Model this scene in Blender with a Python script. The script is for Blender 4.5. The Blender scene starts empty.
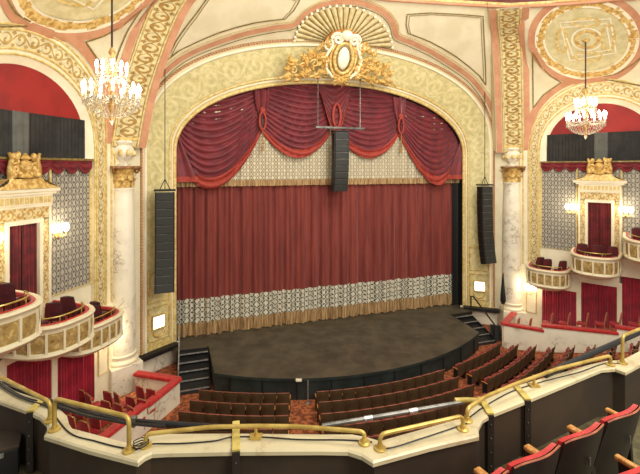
import bpy, bmesh, math, random
from mathutils import Vector, Matrix
from mathutils.bvhtree import BVHTree
rnd = random.Random(11)
PI = math.pi
SC = bpy.context.scene
COL = SC.collection
EYE = 10.5                       # eye height above the stalls floor; heights below are given relative to the eye
FPX, CX, HY = 400.0, 320.0, 167.0
CO, SI = .9516, .3074            # the theatre's axis is turned against the view axis

# ------------------------------------------------------------------ frames
def T(u, v, z):                  # u across the stage, v from the house curtain towards the audience
    a = u + 8.4; b = 23.05 - v
    return Vector((a*CO - b*SI, a*SI + b*CO, z + EYE))
def Tdir(du, dv): return Vector((du*CO + dv*SI, du*SI - dv*CO, 0))
def Tinv(p):
    a = p.x*CO + p.y*SI; b = -p.x*SI + p.y*CO
    return (a - 8.4, 23.05 - b, p.z - EYE)
def S(side, s, w, z):            # splayed side wall: s along it (towards audience), w out into the house
    return T(side*(14.05 + .552*s - .834*w), 5.95 + .834*s + .552*w, z)
def Sdir(side, ds, dw): return Tdir(side*(.552*ds - .834*dw), .834*ds + .552*dw)
def ray(px, py): return Vector(((px-CX)/FPX, 1.0, (HY-py)/FPX))
def on_z(px, py, z):
    r = ray(px, py); d = z/r.z
    return Vector((r.x*d, d, z + EYE))
def mirror(p):
    u, v, z = Tinv(p); return T(-u, v, z)
def rotz_for(d): return math.atan2(-d.x, d.y)     # turns local +Y onto d

# ------------------------------------------------------------------ mesh builder
class MB:
    def __init__(self): self.v = []; self.f = []; self.uv = []
    def add(self, vs, fs, uvs=None):
        o = len(self.v); self.v += [Vector(p) for p in vs]
        for k, f in enumerate(fs):
            self.f.append([i+o for i in f])
            self.uv.append(uvs[k] if uvs else None)
        return self
    def grid(self, rows, uvf=None, cu=False, cv=False):
        n = len(rows); m = len(rows[0]); vs = [p for r in rows for p in r]; fs = []; uv = []
        for i in range(n if cv else n-1):
            for j in range(m if cu else m-1):
                i2, j2 = (i+1) % n, (j+1) % m
                fs.append((i*m+j, i*m+j2, i2*m+j2, i2*m+j))
                if uvf: uv.append([uvf(i, j), uvf(i, j+1), uvf(i+1, j+1), uvf(i+1, j)])
        return self.add(vs, fs, uv if uvf else None)
    def box(self, c, ex, ey, ez, X=Vector((1,0,0)), Y=Vector((0,1,0)), Z=Vector((0,0,1)), taper=1.0):
        c = Vector(c); vs = []
        for sz in (-1, 1):
            t = taper if sz > 0 else 1
            for sx, sy in ((-1,-1),(1,-1),(1,1),(-1,1)):
                vs.append(c + X*(sx*ex/2*t) + Y*(sy*ey/2*t) + Z*(sz*ez/2))
        u = [[(0,0),(1,0),(1,1),(0,1)]]*6
        return self.add(vs, [(0,3,2,1),(4,5,6,7),(0,1,5,4),(1,2,6,5),(2,3,7,6),(3,0,4,7)], u)
    def rbox(self, c, ex, ey, ez, r=.02, X=Vector((1,0,0)), Y=Vector((0,1,0)), Z=Vector((0,0,1)), seg=2):
        bm = bmesh.new(); bmesh.ops.create_cube(bm, size=1)
        for v in bm.verts: v.co = Vector((v.co.x*ex, v.co.y*ey, v.co.z*ez))
        bmesh.ops.bevel(bm, geom=list(bm.edges), offset=r, segments=seg, profile=.6, affect='EDGES')
        bm.verts.index_update()
        self.add([Vector(c) + X*v.co.x + Y*v.co.y + Z*v.co.z for v in bm.verts], [[v.index for v in f.verts] for f in bm.faces])
        bm.free(); return self
    def tube(self, path, r, n=8, closed=False, caps=True):
        P = [Vector(p) for p in path]; m = len(P); rows = []; prev = None; L = 0; Ls = []
        for i in range(m):
            if i: L += (P[i]-P[i-1]).length
            Ls.append(L)
            a = P[i-1] if (i or closed) else P[i]; b = P[(i+1) % m] if (i < m-1 or closed) else P[i]
            t = (b-a).normalized() if (b-a).length > 1e-9 else Vector((0,0,1))
            if prev is None:
                up = Vector((0,0,1)) if abs(t.z) < .9 else Vector((0,1,0))
                x = t.cross(up).normalized()
            else: x = (prev - t*prev.dot(t)).normalized()
            prev = x; y = t.cross(x)
            ri = r[i] if isinstance(r, (list, tuple)) else r
            rows.append([P[i] + x*(ri*math.cos(2*PI*k/n)) + y*(ri*math.sin(2*PI*k/n)) for k in range(n)])
        Ls.append(L+.1)
        o = len(self.v)
        self.grid(rows, lambda i, j: (Ls[min(i, len(Ls)-1)], j/n), cu=True, cv=closed)
        if caps and not closed:
            self.f.append([o+k for k in range(n)][::-1]); self.uv.append(None)
            self.f.append([o+(m-1)*n+k for k in range(n)]); self.uv.append(None)
        return self
    def lathe(self, c, prof, n=24, Z=Vector((0,0,1)), X=None, Y=None):
        c = Vector(c); X = X or Vector((1,0,0)); Y = Y or Vector((0,1,0))
        rows = [[c + X*(r*math.cos(2*PI*k/n)) + Y*(r*math.sin(2*PI*k/n)) + Z*z for k in range(n)] for r, z in prof]
        o = len(self.v)
        self.grid(rows, lambda i, j: (j/n, prof[min(i, len(prof)-1)][1]), cu=True)
        self.f.append([o+k for k in range(n)][::-1]); self.uv.append(None)
        self.f.append([o+(len(prof)-1)*n+k for k in range(n)]); self.uv.append(None)
        return self
    def ball(self, c, rx, ry=None, rz=None, n=10, m=6, X=Vector((1,0,0)), Y=Vector((0,1,0)), Z=Vector((0,0,1))):
        ry = ry or rx; rz = rz or rx; c = Vector(c); rows = []
        for i in range(m+1):
            t = -PI/2 + PI*i/m; q = max(math.cos(t), .02)
            rows.append([c + X*(rx*q*math.cos(2*PI*k/n)) + Y*(ry*q*math.sin(2*PI*k/n)) + Z*(rz*math.sin(t)) for k in range(n)])
        return self.grid(rows, cu=True)
    def poly(self, pts, uv=None): return self.add(pts, [list(range(len(pts)))], [uv] if uv else None)
    def prism(self, pts, d):     # polygon pushed along d
        n = len(pts); d = Vector(d); pts = [Vector(p) for p in pts]
        vs = pts + [p+d for p in pts]
        fs = [list(range(n))[::-1], list(range(n, 2*n))] + [(i, (i+1) % n, n+(i+1) % n, n+i) for i in range(n)]
        return self.add(vs, fs)
    def extend(self, o, M):
        return self.add([M @ p for p in o.v], o.f, o.uv)

WL = {}
def obj(name, mb, mat, parent=None, smooth=False):
    base = WL.get(parent, Vector((0,0,0))) if parent else Vector((0,0,0))
    me = bpy.data.meshes.new(name)
    me.from_pydata([tuple(p-base) for p in mb.v], [], mb.f)
    if any(mb.uv):
        lay = me.uv_layers.new(name='UVMap'); k = 0
        for f, u in zip(mb.f, mb.uv):
            for j in range(len(f)):
                lay.data[k].uv = u[j] if u else (0, 0)
                k += 1
    me.materials.append(mat)
    if smooth:
        me.polygons.foreach_set('use_smooth', [True]*len(me.polygons))
        bm = bmesh.new(); bm.from_mesh(me)
        for e in bm.edges:
            if len(e.link_faces) == 2 and e.calc_face_angle(0) > .9: e.smooth = False
        bm.to_mesh(me); bm.free()
    me.update()
    o = bpy.data.objects.new(name, me); COL.objects.link(o)
    if parent: o.parent = parent
    WL[o] = base.copy()
    return o
def thing(name, loc, label, cat, group=None, rz=0):
    o = bpy.data.objects.new(name, None); COL.objects.link(o); o.empty_display_size = .2
    o.location = loc; o.rotation_euler = (0, 0, rz); WL[o] = Vector(loc)
    o['label'] = label; o['category'] = cat
    if group: o['group'] = group
    return o
def tag(o, label, cat, group=None):
    o['label'] = label; o['category'] = cat
    if group: o['group'] = group
    return o
def struct(o): o['kind'] = 'structure'; return o
def stuff(o): o['kind'] = 'stuff'; return o
def plab(o, label): o['label'] = label; return o
KIDS = {}
def copy_tree(root, loc, rz, label, group=None):
    if root not in KIDS:                                   # cache the hierarchy once
        KIDS[root] = [(k, [g for g in COL.objects if g.parent == k]) for k in COL.objects if k.parent == root]
    r = root.copy(); COL.objects.link(r); r.location = loc; r.rotation_euler = (0, 0, rz)
    r['label'] = label
    if group: r['group'] = group
    for k, gs in KIDS[root]:
        c = k.copy(); COL.objects.link(c); c.parent = r
        for g in gs:
            d = g.copy(); COL.objects.link(d); d.parent = c
    return r
NTH = ['first','second','third','fourth','fifth','sixth','seventh','eighth','ninth','tenth','eleventh','twelfth','thirteenth','fourteenth','fifteenth','sixteenth','seventeenth','eighteenth','nineteenth','twentieth']

# ------------------------------------------------------------------ materials
def lin(c):
    return tuple(((x/255)/12.92 if x/255 <= .04045 else ((x/255+.055)/1.055)**2.4) for x in c[:3]) + (1,)
class X:                          # tiny expression wrapper over math nodes
    def __init__(s, nt, o): s.nt = nt; s.o = o
    def _op(s, op, *a):
        n = s.nt.nodes.new('ShaderNodeMath'); n.operation = op
        for i, q in enumerate((s,)+a):
            if isinstance(q, X): s.nt.links.new(q.o, n.inputs[i])
            else: n.inputs[i].default_value = q
        return X(s.nt, n.outputs[0])
    def __add__(s, b): return s._op('ADD', b)
    def __sub__(s, b): return s._op('SUBTRACT', b)
    def __mul__(s, b): return s._op('MULTIPLY', b)
    def sin(s): return s._op('SINE')
    def cos(s): return s._op('COSINE')
    def abs(s): return s._op('ABSOLUTE')
    def floor(s): return s._op('FLOOR')
    def fract(s): return s._op('FRACT')
    def sqrt(s): return s._op('SQRT')
    def gt(s, b): return s._op('GREATER_THAN', b)
    def lt(s, b): return s._op('LESS_THAN', b)
    def max(s, b): return s._op('MAXIMUM', b)
    def min(s, b): return s._op('MINIMUM', b)
    def mod(s, b): return s._op('FLOORED_MODULO', b)
    def atan2(s, b): return s._op('ARCTAN2', b)
def new_mat(name):
    m = bpy.data.materials.new(name); m.use_nodes = True
    return m, m.node_tree, m.node_tree.nodes['Principled BSDF']
def coords(nt, kind='Object', sc=(1,1,1)):
    t = nt.nodes.new('ShaderNodeTexCoord'); mp = nt.nodes.new('ShaderNodeMapping')
    mp.inputs['Scale'].default_value = sc
    nt.links.new(t.outputs[kind], mp.inputs[0]); return mp.outputs[0]
def mix(nt, fac, a, b):
    n = nt.nodes.new('ShaderNodeMix'); n.data_type = 'RGBA'
    for sock, q in ((n.inputs[0], fac), (n.inputs[6], a), (n.inputs[7], b)):
        if isinstance(q, X): nt.links.new(q.o, sock)
        elif isinstance(q, (int, float)): sock.default_value = q
        elif isinstance(q, tuple): sock.default_value = q
        else: nt.links.new(q, sock)
    return n.outputs[2]
def noise(nt, vec, scale, detail=4, rough=.6):
    n = nt.nodes.new('ShaderNodeTexNoise'); n.inputs['Scale'].default_value = scale
    n.inputs['Detail'].default_value = detail; n.inputs['Roughness'].default_value = rough
    nt.links.new(vec, n.inputs['Vector']); return X(nt, n.outputs['Fac'])
def ramp(nt, x, a, b):            # smooth 0..1 between a and b
    n = nt.nodes.new('ShaderNodeMapRange'); n.interpolation_type = 'SMOOTHSTEP'
    n.inputs['From Min'].default_value = a; n.inputs['From Max'].default_value = b
    nt.links.new(x.o, n.inputs['Value']); return X(nt, n.outputs[0])
def bump(nt, bs, h, strength=.4, dist=.05):
    n = nt.nodes.new('ShaderNodeBump'); n.inputs['Strength'].default_value = strength; n.inputs['Distance'].default_value = dist
    nt.links.new(h.o, n.inputs['Height']); nt.links.new(n.outputs[0], bs.inputs['Normal'])
def plain(name, c, c2=None, rough=.6, metal=0., scale=3., sheen=0., kind='Object', sc=(1,1,1), bmp=0., bdist=.02, lo=.35, hi=.65):
    m, nt, bs = new_mat(name)
    bs.inputs['Roughness'].default_value = rough; bs.inputs['Metallic'].default_value = metal
    if sheen: bs.inputs['Sheen Weight'].default_value = sheen; bs.inputs['Sheen Roughness'].default_value = .4
    c2 = c2 or tuple(min(255, q*.93) for q in c)
    f = noise(nt, coords(nt, kind, sc), scale)
    nt.links.new(mix(nt, ramp(nt, f, lo, hi), lin(c), lin(c2)), bs.inputs['Base Color'])
    if bmp: bump(nt, bs, f, bmp, bdist)
    return m
def uvxy(nt, sc=(1,1,1)):
    s = nt.nodes.new('ShaderNodeSeparateXYZ'); nt.links.new(coords(nt, 'UV', sc), s.inputs[0])
    return X(nt, s.outputs[0]), X(nt, s.outputs[1])
def scroll(name, base, gold, per=1.0, turns=20., rough=.5, metal=.0, dark=None, fill=.38, bst=.7, bd=.06):
    # running rinceau: a vine with a spiral in every bay; UV x in metres along, y 0..1 across
    m, nt, bs = new_mat(name); x, y = uvxy(nt)
    x = x*(1/per); y = y - .5
    par = x.floor().mod(2.0)
    ys = y*(par*-2.0 + 1.0)
    xf = x.fract() - .5
    vine = (y - (x*PI).sin()*-.3).abs().lt(.055)
    yc = ys + .03
    r = (xf*xf + yc*yc).sqrt()
    sp = ((yc.atan2(xf) + r*turns).sin()*(r.lt(fill))).gt(.15)
    r2x = (x + .5).fract() - .5; r2y = y.abs() - .36
    leaf = ((r2x*r2x*2.0 + r2y*r2y*3.0).sqrt()*30.0 + (r2y.atan2(r2x)*5.0).sin()*1.6).lt(6.0)
    mask = vine.max(sp).max(leaf)
    nz = noise(nt, coords(nt, 'Object'), 4.0)
    c1 = mix(nt, ramp(nt, nz, .3, .7), lin(base), lin(tuple(q*.88 for q in base)))
    c2 = mix(nt, ramp(nt, nz, .3, .7), lin(gold), lin(dark or tuple(q*.72 for q in gold)))
    nt.links.new(mix(nt, mask, c1, c2), bs.inputs['Base Color'])
    bs.inputs['Roughness'].default_value = rough
    nt.links.new((mask*metal).o, bs.inputs['Metallic'])
    bump(nt, bs, mask, bst, bd); return m
def damask(name, a, b, sx, sy, rough=.8):
    m, nt, bs = new_mat(name); x, y = uvxy(nt)
    x = x*(2*PI*sx); y = y*(2*PI*sy)
    A = x.cos() + y.cos()
    B = (x*3.0).cos()*(y*2.0).cos()
    m1 = A.abs().lt(.28)
    m2 = (A.abs() + B*.55).gt(1.05)
    mask = m1.max(m2)
    nz = noise(nt, coords(nt, 'Object'), 2.0)
    c1 = mix(nt, ramp(nt, nz, .3, .7), lin(a), lin(tuple(q*.85 for q in a)))
    nt.links.new(mix(nt, mask, c1, lin(b)), bs.inputs['Base Color'])
    bs.inputs['Roughness'].default_value = rough; return m
def marble(name, c, vein, scale=1.2):
    m, nt, bs = new_mat(name); v = coords(nt, 'Object')
    n1 = noise(nt, v, scale*1.3, 8, .62); n2 = noise(nt, v, scale*.7, 3)
    w = ramp(nt, (n1 - .5).abs(), .0, .035)
    blot = ramp(nt, n2, .35, .7)
    c0 = mix(nt, blot, lin(c), lin(tuple(q*.92 for q in c)))
    f = w._op('SUBTRACT', 1.0).abs()*ramp(nt, n2, .45, .62)*.75
    nt.links.new(mix(nt, f, c0, lin(vein)), bs.inputs['Base Color'])
    bs.inputs['Roughness'].default_value = .35; return m
def emit(name, c, st):
    m, nt, bs = new_mat(name); bs.inputs['Base Color'].default_value = lin(c)
    bs.inputs['Emission Color'].default_value = lin(c); bs.inputs['Emission Strength'].default_value = st
    return m
def glass(name):
    m, nt, bs = new_mat(name); bs.inputs['Base Color'].default_value = lin((250,245,230)); bs.inputs['Roughness'].default_value = .08
    bs.inputs['Transmission Weight'].default_value = .55; bs.inputs['IOR'].default_value = 1.5
    f = noise(nt, coords(nt), 40.); nt.links.new(mix(nt, ramp(nt, f, .4, .6), lin((250,245,232)), lin((190,175,140))), bs.inputs['Base Color'])
    return m
M = {}
M['cream']   = plain('cream_paint', (228,218,184), (217,206,169), .6, scale=.7)
M['ivory']   = plain('ivory_paint', (238,229,200), (228,217,184), .55, scale=.8)
M['panel']   = plain('pale_olive_cream', (222,209,166), (209,195,150), .6, scale=.6)
M['terra']   = plain('terracotta_paint', (201,148,112), (188,132,96), .6, scale=1.5)
M['olive']   = plain('olive_gilt_line', (142,122,66), (112,92,44), .5, scale=6)
M['gold']    = plain('gilded_plaster', (230,200,124), (182,138,68), .42, .15, scale=7, bmp=.6, bdist=.05)
M['palegold']= plain('pale_gilded_plaster', (226,206,142), (198,168,92), .45, .1, scale=6, bmp=.5, bdist=.04)
M['reliefg'] = scroll('relief_green_gold', (206,193,132), (216,205,152), 1.3, 22., .55, 0, (200,186,130), .44, .35, .05)
M['ribgold'] = scroll('rib_gold_scroll', (222,208,152), (184,148,80), .5, 15., .4, .2, (146,108,46), .45, 1., .08)
M['frieze']  = scroll('arch_frieze_scroll', (228,217,172), (198,170,104), .5, 15., .45, .15, (164,128,60), .4, .9, .06)
M['boxpan']  = scroll('box_panel_ornament', (172,142,78), (206,182,118), .42, 13., .5, .1, (120,84,36), .45, .9, .05)
M['doorgold']= scroll('door_frame_ornament', (228,210,156), (200,166,94), .36, 13., .45, .15, (166,118,46), .42, .9, .04)
M['ringgold']= scroll('ring_cornice_ornament', (206,172,96), (168,120,48), .5, 13., .45, .2, (120,74,26), .45, .9, .05)
M['damwall'] = damask('grey_damask_wall', (86,82,76), (168,162,146), 2.8, 2.0)
M['damcurt'] = damask('curtain_border_damask', (84,80,68), (206,200,178), 1.8, 1.8)
M['damval']  = damask('valance_damask', (128,114,88), (204,194,164), 2.8, 2.4)
M['marble']  = marble('cream_marble', (236,228,204), (150,128,104))
M['ledge']   = marble('ledge_marble', (203,190,152), (172,150,110), 2.0)
M['curtain'] = plain('house_curtain_velvet', (130,54,42), (106,38,31), .8, scale=1.2, sheen=.25, sc=(3,3,.25))
M['swag']    = plain('swag_velvet', (118,32,40), (96,24,32), .6, scale=1.5, sheen=.5)
M['trimred'] = plain('swag_trim_fringe', (170,66,50), (140,46,36), .75, scale=14)
M['fringe']  = plain('gold_fringe', (186,152,104), (120,90,54), .8, scale=9, sc=(1.6,1.6,.12), bmp=.8, bdist=.04)
M['boxcurt'] = plain('box_curtain_velvet', (168,30,52), (134,20,40), .75, scale=1.5, sheen=.3)
M['doorcurt']= plain('door_curtain_velvet', (112,22,26), (80,12,16), .75, scale=2, sheen=.2)
M['pelmet']  = plain('pelmet_velvet', (126,26,34), (92,14,22), .75, scale=3, sheen=.2)
M['redwall'] = plain('red_lunette_paint', (148,26,18), (126,18,12), .7, scale=.8)
M['black']   = plain('black_paint', (18,17,15), (12,11,10), .6, scale=5)
M['blackcl'] = plain('black_drape', (46,45,42), (32,32,30), .85, scale=2)
M['grey']    = plain('grey_drape', (96,98,92), (80,82,76), .85, scale=2)
M['stage']   = plain('worn_stage_boards', (86,78,62), (62,56,44), .5, scale=1.1, sc=(1,1,1), lo=.3, hi=.7)
M['skirt']   = plain('stage_front_paint', (40,50,45), (26,34,31), .6, scale=1.2)
M['carpet']  = plain('patterned_carpet', (176,100,56), (112,56,30), .9, scale=5, lo=.42, hi=.58)
M['parcarp'] = plain('box_carpet', (190,140,84), (170,60,44), .9, scale=7, lo=.42, hi=.58)
M['seatback']= plain('stalls_seat_back', (92,72,46), (74,56,35), .55, scale=3)
M['seatred'] = plain('stalls_seat_plush', (150,48,34), (120,34,26), .8, scale=6, sheen=.3)
M['seattrim']= plain('stalls_seat_edging', (168,98,66), (138,74,48), .5, scale=6)
M['wood']    = plain('varnished_armrest', (196,140,72), (160,104,46), .35, scale=4, sc=(1,6,1))
M['redvel']  = plain('red_plush', (190,34,28), (160,22,18), .7, scale=5, sheen=.3)
M['maroon']  = plain('maroon_chair_plush', (96,18,24), (64,10,16), .75, scale=5, sheen=.2)
M['chairred']= plain('box_chair_red', (178,28,34), (130,16,22), .7, scale=5, sheen=.2)
M['gilt']    = plain('gilt_chair_frame', (206,170,100), (160,116,54), .4, .2, scale=8)
M['brass']   = plain('brass_tube', (200,172,92), (170,140,66), .35, .4, scale=5)
M['mezwall'] = plain('dark_brown_wall', (58,43,26), (44,33,20), .7, scale=1.3)
M['mezfloor']= plain('mezzanine_carpet', (92,84,52), (70,62,38), .9, scale=9)
M['mezfloor2']= plain('mezzanine_step', (74,56,36), (54,40,26), .8, scale=3)
M['seatshell']= plain('dark_seat_shell', (33,26,21), (24,19,16), .5, scale=3)
M['strap']   = plain('dark_strap', (40,31,21), (30,23,16), .6, scale=4)
M['metal']   = plain('bright_metal', (196,198,196), (150,152,150), .3, .7, scale=8)
M['pipe']    = plain('grey_steel_pipe', (120,118,112), (86,84,78), .35, .6, scale=4)
M['ybrack']  = plain('yellow_bracket', (198,178,98), (168,146,66), .5, scale=6)
M['cable']   = plain('black_cable', (22,22,24), (14,14,15), .5, scale=8)
M['speaker'] = plain('speaker_grille', (40,42,36), (26,28,24), .6, scale=24)
M['bulb']    = emit('lit_bulb', (255,246,226), 14.0)
M['shade']   = emit('lit_shade', (255,246,224), 10.0)
M['panelw']  = emit('lit_white_panel', (255,252,240), 2.5)
M['crystal'] = glass('cut_crystal')
M['whiteline']= plain('white_relief_line', (240,233,206), (230,220,188), .55, scale=3)
M['shellc']  = plain('shell_plaster', (226,212,164), (206,188,132), .55, scale=3)

# ------------------------------------------------------------------ camera and light
cam = bpy.data.objects.new('camera', bpy.data.cameras.new('camera')); COL.objects.link(cam)
cam.location = (0, 0, EYE); cam.rotation_euler = (PI/2, 0, 0)
cam.data.sensor_fit = 'HORIZONTAL'; cam.data.sensor_width = 36; cam.data.lens = FPX/640*36
cam.data.shift_y = -(237-HY)/640; cam.data.clip_start = .05; cam.data.clip_end = 300
SC.camera = cam
SC.view_settings.view_transform = 'Standard'; SC.view_settings.look = 'None'
wd = bpy.data.worlds.new('world'); SC.world = wd; wd.use_nodes = True
wd.node_tree.nodes['Background'].inputs[0].default_value = lin((255,250,240)); wd.node_tree.nodes['Background'].inputs[1].default_value = .62
def area(name, loc, target, size, power, col=(255,248,236)):
    l = bpy.data.lights.new(name, 'AREA'); l.energy = power; l.size = size; l.color = lin(col)[:3]
    o = bpy.data.objects.new(name, l); COL.objects.link(o); o.location = loc
    o.rotation_euler = (Vector(target)-Vector(loc)).to_track_quat('-Z', 'Y').to_euler(); return o
def point(name, loc, power, r=.15, col=(255,234,200)):
    l = bpy.data.lights.new(name, 'POINT'); l.energy = power; l.shadow_soft_size = r; l.color = lin(col)[:3]
    o = bpy.data.objects.new(name, l); COL.objects.link(o); o.location = loc; return o
area('house_light', T(0, 16, 11.5), T(0, 3, -4), 7, 2300)
area('vault_fill', T(0, 15, 1.0), T(0, 3, 9), 8, 900)  # added fill aimed up at the vaults, not a fitting of the hall
area('front_light', T(-2, 26, 5.0), T(0, 0, -3), 6, 1700)
area('balcony_light', T(-4, 24, 6.0), T(-4, 17, -3), 3, 60)

# ------------------------------------------------------------------ curves of the hall
def sell(a, rise, zs, n, th):    # point on a super-ellipse arch, th 0..pi from right to left
    cu, su = math.cos(th), math.sin(th)
    return (math.copysign(abs(cu)**(2/n), cu)*a, zs + rise*abs(su)**(2/n))
def catmull(P, n):               # n points evenly along a smooth curve through P
    P = [Vector(p) for p in P]; Q = []
    for i in range(len(P)-1):
        p0 = P[i-1] if i else P[i]*2-P[i+1]; p1, p2 = P[i], P[i+1]; p3 = P[i+2] if i+2 < len(P) else P[i+1]*2-P[i]
        for k in range(16):
            t = k/16
            Q.append(.5*((2*p1)+(p2-p0)*t+(2*p0-5*p1+4*p2-p3)*t*t+(3*p1-p0-3*p2+p3)*t**3))
    Q.append(P[-1].copy())
    return resample(Q, n)
def resample(Q, n):
    L = [0]
    for i in range(1, len(Q)): L.append(L[-1]+(Q[i]-Q[i-1]).length)
    out = []; j = 0
    for k in range(n):
        t = L[-1]*k/(n-1)
        while j < len(L)-2 and L[j+1] < t: j += 1
        d = L[j+1]-L[j]; f = (t-L[j])/d if d > 1e-9 else 0
        out.append(Q[j].lerp(Q[j+1], max(0, min(1, f))))
    return out
RIB = [(11.5,2.1,1.0),(10.87,2.69,4.0),(9.49,3.99,7.5),(8.1,5.4,8.7)]
RING_F = [(8.1,5.4,8.7),(5.0,4.25,8.95),(1.56,3.6,9.0),(0,3.5,9.02)]
RING_S = [(8.1,5.4,8.7),(9.3,6.8,8.42),(10.45,8.1,8.2),(11.5,9.0,8.15),(12.1,9.5,8.1),(15,13,8.0)]
FAR = [(15,13,8.0),(16.2,12.2,5.5),(16.5,10.6,3.0),(16.6,9.8,1.0)]
STAGE_Z, FLOOR_Z = -9.5, -10.5
TH = [PI/2*k/24 for k in range(25)]
def arch_half(a, rise, zs, n, v, zb):      # right half: from the floor up and over to the crown
    pts = [Vector((a, v, zb + (zs-zb)*k/6)) for k in range(6)]
    for th in TH:
        u, z = sell(a, rise, zs, n, th); pts.append(Vector((u, v, z)))
    return pts
def full(h): return h + [Vector((-p.x, p.y, p.z)) for p in reversed(h[:-1])]
inner = full(arch_half(9.2, 4.2, .85, 2.1, .2, STAGE_Z))
outer = full(arch_half(10.76, 5.67, 1.6, 2.2, 1.33, STAGE_Z))
def lens(P):
    L = [0]
    for i in range(1, len(P)): L.append(L[-1]+(P[i]-P[i-1]).length)
    return L
def strip(mb, A, B, off=0., nrm=None, rows=1):
    L = lens([(a+b)/2 for a, b in zip(A, B)])
    R = [[a.lerp(b, k/rows) for a, b in zip(A, B)] for k in range(rows+1)]
    if off:
        for r in R:
            for q in r: q += nrm*off if nrm else Vector((0, off, 0))
    mb.grid([[T(*q) for q in r] for r in R], lambda i, j: (L[min(j, len(L)-1)], i/rows)); return mb
def lerpc(A, B, t): return [a.lerp(b, t) for a, b in zip(A, B)]

# ---- proscenium: splayed frame round the stage opening
wf = struct(obj('wall_front', strip(MB(), inner, outer), M['panel'], smooth=True))
obj('relief_band', strip(MB(), lerpc(inner, outer, .2), lerpc(inner, outer, .84), .03), M['reliefg'], wf, True)
def tubec(name, P, r, mat, par, n=8): return obj(name, MB().tube([T(*q) for q in P], r, n), mat, par, True)
tubec('arch_molding', lerpc(inner, outer, .02), .11, M['palegold'], wf)
tubec('arch_molding', lerpc(inner, outer, .10), .06, M['cream'], wf)
tubec('arch_molding', lerpc(inner, outer, .165), .07, M['palegold'], wf)
tubec('arch_molding', lerpc(inner, outer, .88), .08, M['ivory'], wf)
mb = MB(); Pb = resample(lerpc(inner, outer, .975), 330)
for k, q in enumerate(Pb): mb.ball(T(q.x, q.y+.05, q.z), .07, n=6, m=4)
stuff(obj('bead_molding', mb, M['terra'], wf, True))
tubec('arch_molding', lerpc(inner, outer, 1.0), .06, M['olive'], wf)
mb = MB()
strip(mb, inner, [Vector((p.x, -1.2, p.z)) for p in inner])
obj('stage_reveal', mb, M['black'], wf)
# framed panel low on each cheek of the proscenium, with its lit white square and garland
for sd in (1, -1):
    def CH(t, z, o=.05):
        p = Vector((9.2, .2, z)).lerp(Vector((10.76, 1.33, z)), t); return T(sd*p.x, p.y+o, z)
    mb = MB()
    for z0, z1 in ((-8.9, -7.2), (-6.95, -5.4)):
        q = [CH(.2, z0), CH(.8, z0), CH(.8, z1), CH(.2, z1)]
        mb.tube(q, .045, 6, closed=True)
    mb.tube([CH(.32, -8.45), CH(.4, -8.68), CH(.5, -8.76), CH(.6, -8.68), CH(.68, -8.45)], .07, 6)
    obj('cheek_panel_molding', mb, M['gold'], wf, True)
    mb = MB(); mb.grid([[CH(.02+.96*k/6, z, .06) for k in range(7)] for z in (-9.4, -8.98)])
    obj('cheek_skirting', mb, M['palegold'], wf)
    mb = MB(); mb.box((CH(.5, -9.45, .25)), 2.2, .5, .2, Tdir(sd*1.56, 1.13).normalized(), Tdir(-sd*1.13, 1.56).normalized())
    obj('dark_base_ledge', mb, M['black'], wf)
    mb = MB(); mb.grid([[CH(-.1+1.2*k/6, z, .02) for k in range(7)] for z in (FLOOR_Z, -9.4)])
    obj('pier_base', mb, M['marble'], wf)
    o = MB(); c = CH(.5, -7.97, .12)
    Xd = Tdir(sd*1.56, 1.13).normalized(); Yd = Tdir(-sd*1.13, 1.56).normalized()
    t = thing('wall_light', c - Vector((0,0,.35)), ('lit white square wall light low on the ' + ('left' if sd < 0 else 'right') + ' cheek of the stage frame'), 'light', 'stage frame lights')
    obj('diffuser', MB().rbox(c, .62, .08, .6, .03, Xd, Yd), M['panelw'], t)
    fr = MB()
    for a, b, w, h in ((0, .33, .72, .06), (0, -.33, .72, .06), (.34, 0, .06, .66), (-.34, 0, .06, .66)): fr.box(c + Xd*a + Vector((0,0,b)), w, .12, h, Xd, Yd)
    obj('frame', fr, M['gold'], t)

# ---- front sounding-board vault
def bnd_half():
    low = [Vector((11.5, 2.1, STAGE_Z + (1.0-STAGE_Z)*k/6)) for k in range(6)]
    up = catmull(RIB, 12)[:-1] + catmull(RING_F, 14)
    return low + up
vout = bnd_half(); vin = arch_half(10.76, 5.67, 1.6, 2.2, 1.33, STAGE_Z)
assert len(vin) == 31 and len(vout) == 31
A, B = full(vin), full(vout)
mb = MB(); strip(mb, A, B, rows=8)
ceil = struct(obj('ceiling', mb, M['cream'], smooth=True))
bvhF = BVHTree.FromPolygons(mb.v, mb.f)
# ---- side vaults with their arches
def arch_side(a, rise, w0, lean, n=25, zs=1.05):
    out = []
    for k in range(n):
        th = PI - PI*k/(n-1); z = zs + rise*math.sin(th)
        out.append((a*math.cos(th), w0 + lean*math.sin(th), z))
    return out
def SV(p): return Vector((14.05+.552*p[0]-.834*p[1], 5.95+.834*p[0]+.552*p[1], p[2]))
ain = [SV(p) for p in arch_side(3.0, 2.95, 0, 0, 37)]; aout = [SV(p) for p in arch_side(3.65, 3.95, 0, .42, 37)]
sb = catmull(RIB, 13)[:-1] + catmull(RING_S, 13)[:-1] + catmull(FAR, 13)
mb = MB(); strip(mb, aout, sb, rows=8)
sideR = mb
bvhS = BVHTree.FromPolygons(mb.v, mb.f)
def mir(mb):
    o = MB(); o.v = [mirror(p) for p in mb.v]; o.f = [f[::-1] for f in mb.f]; o.uv = [u[::-1] if u else None for u in mb.uv]; return o
def both(name, mb, mat, parent, smooth=True, left=True):
    obj(name, mb, mat, parent, smooth)
    if left: obj(name, mir(mb), mat, parent, smooth)
both('side_vault', sideR, M['cream'], ceil)

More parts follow.
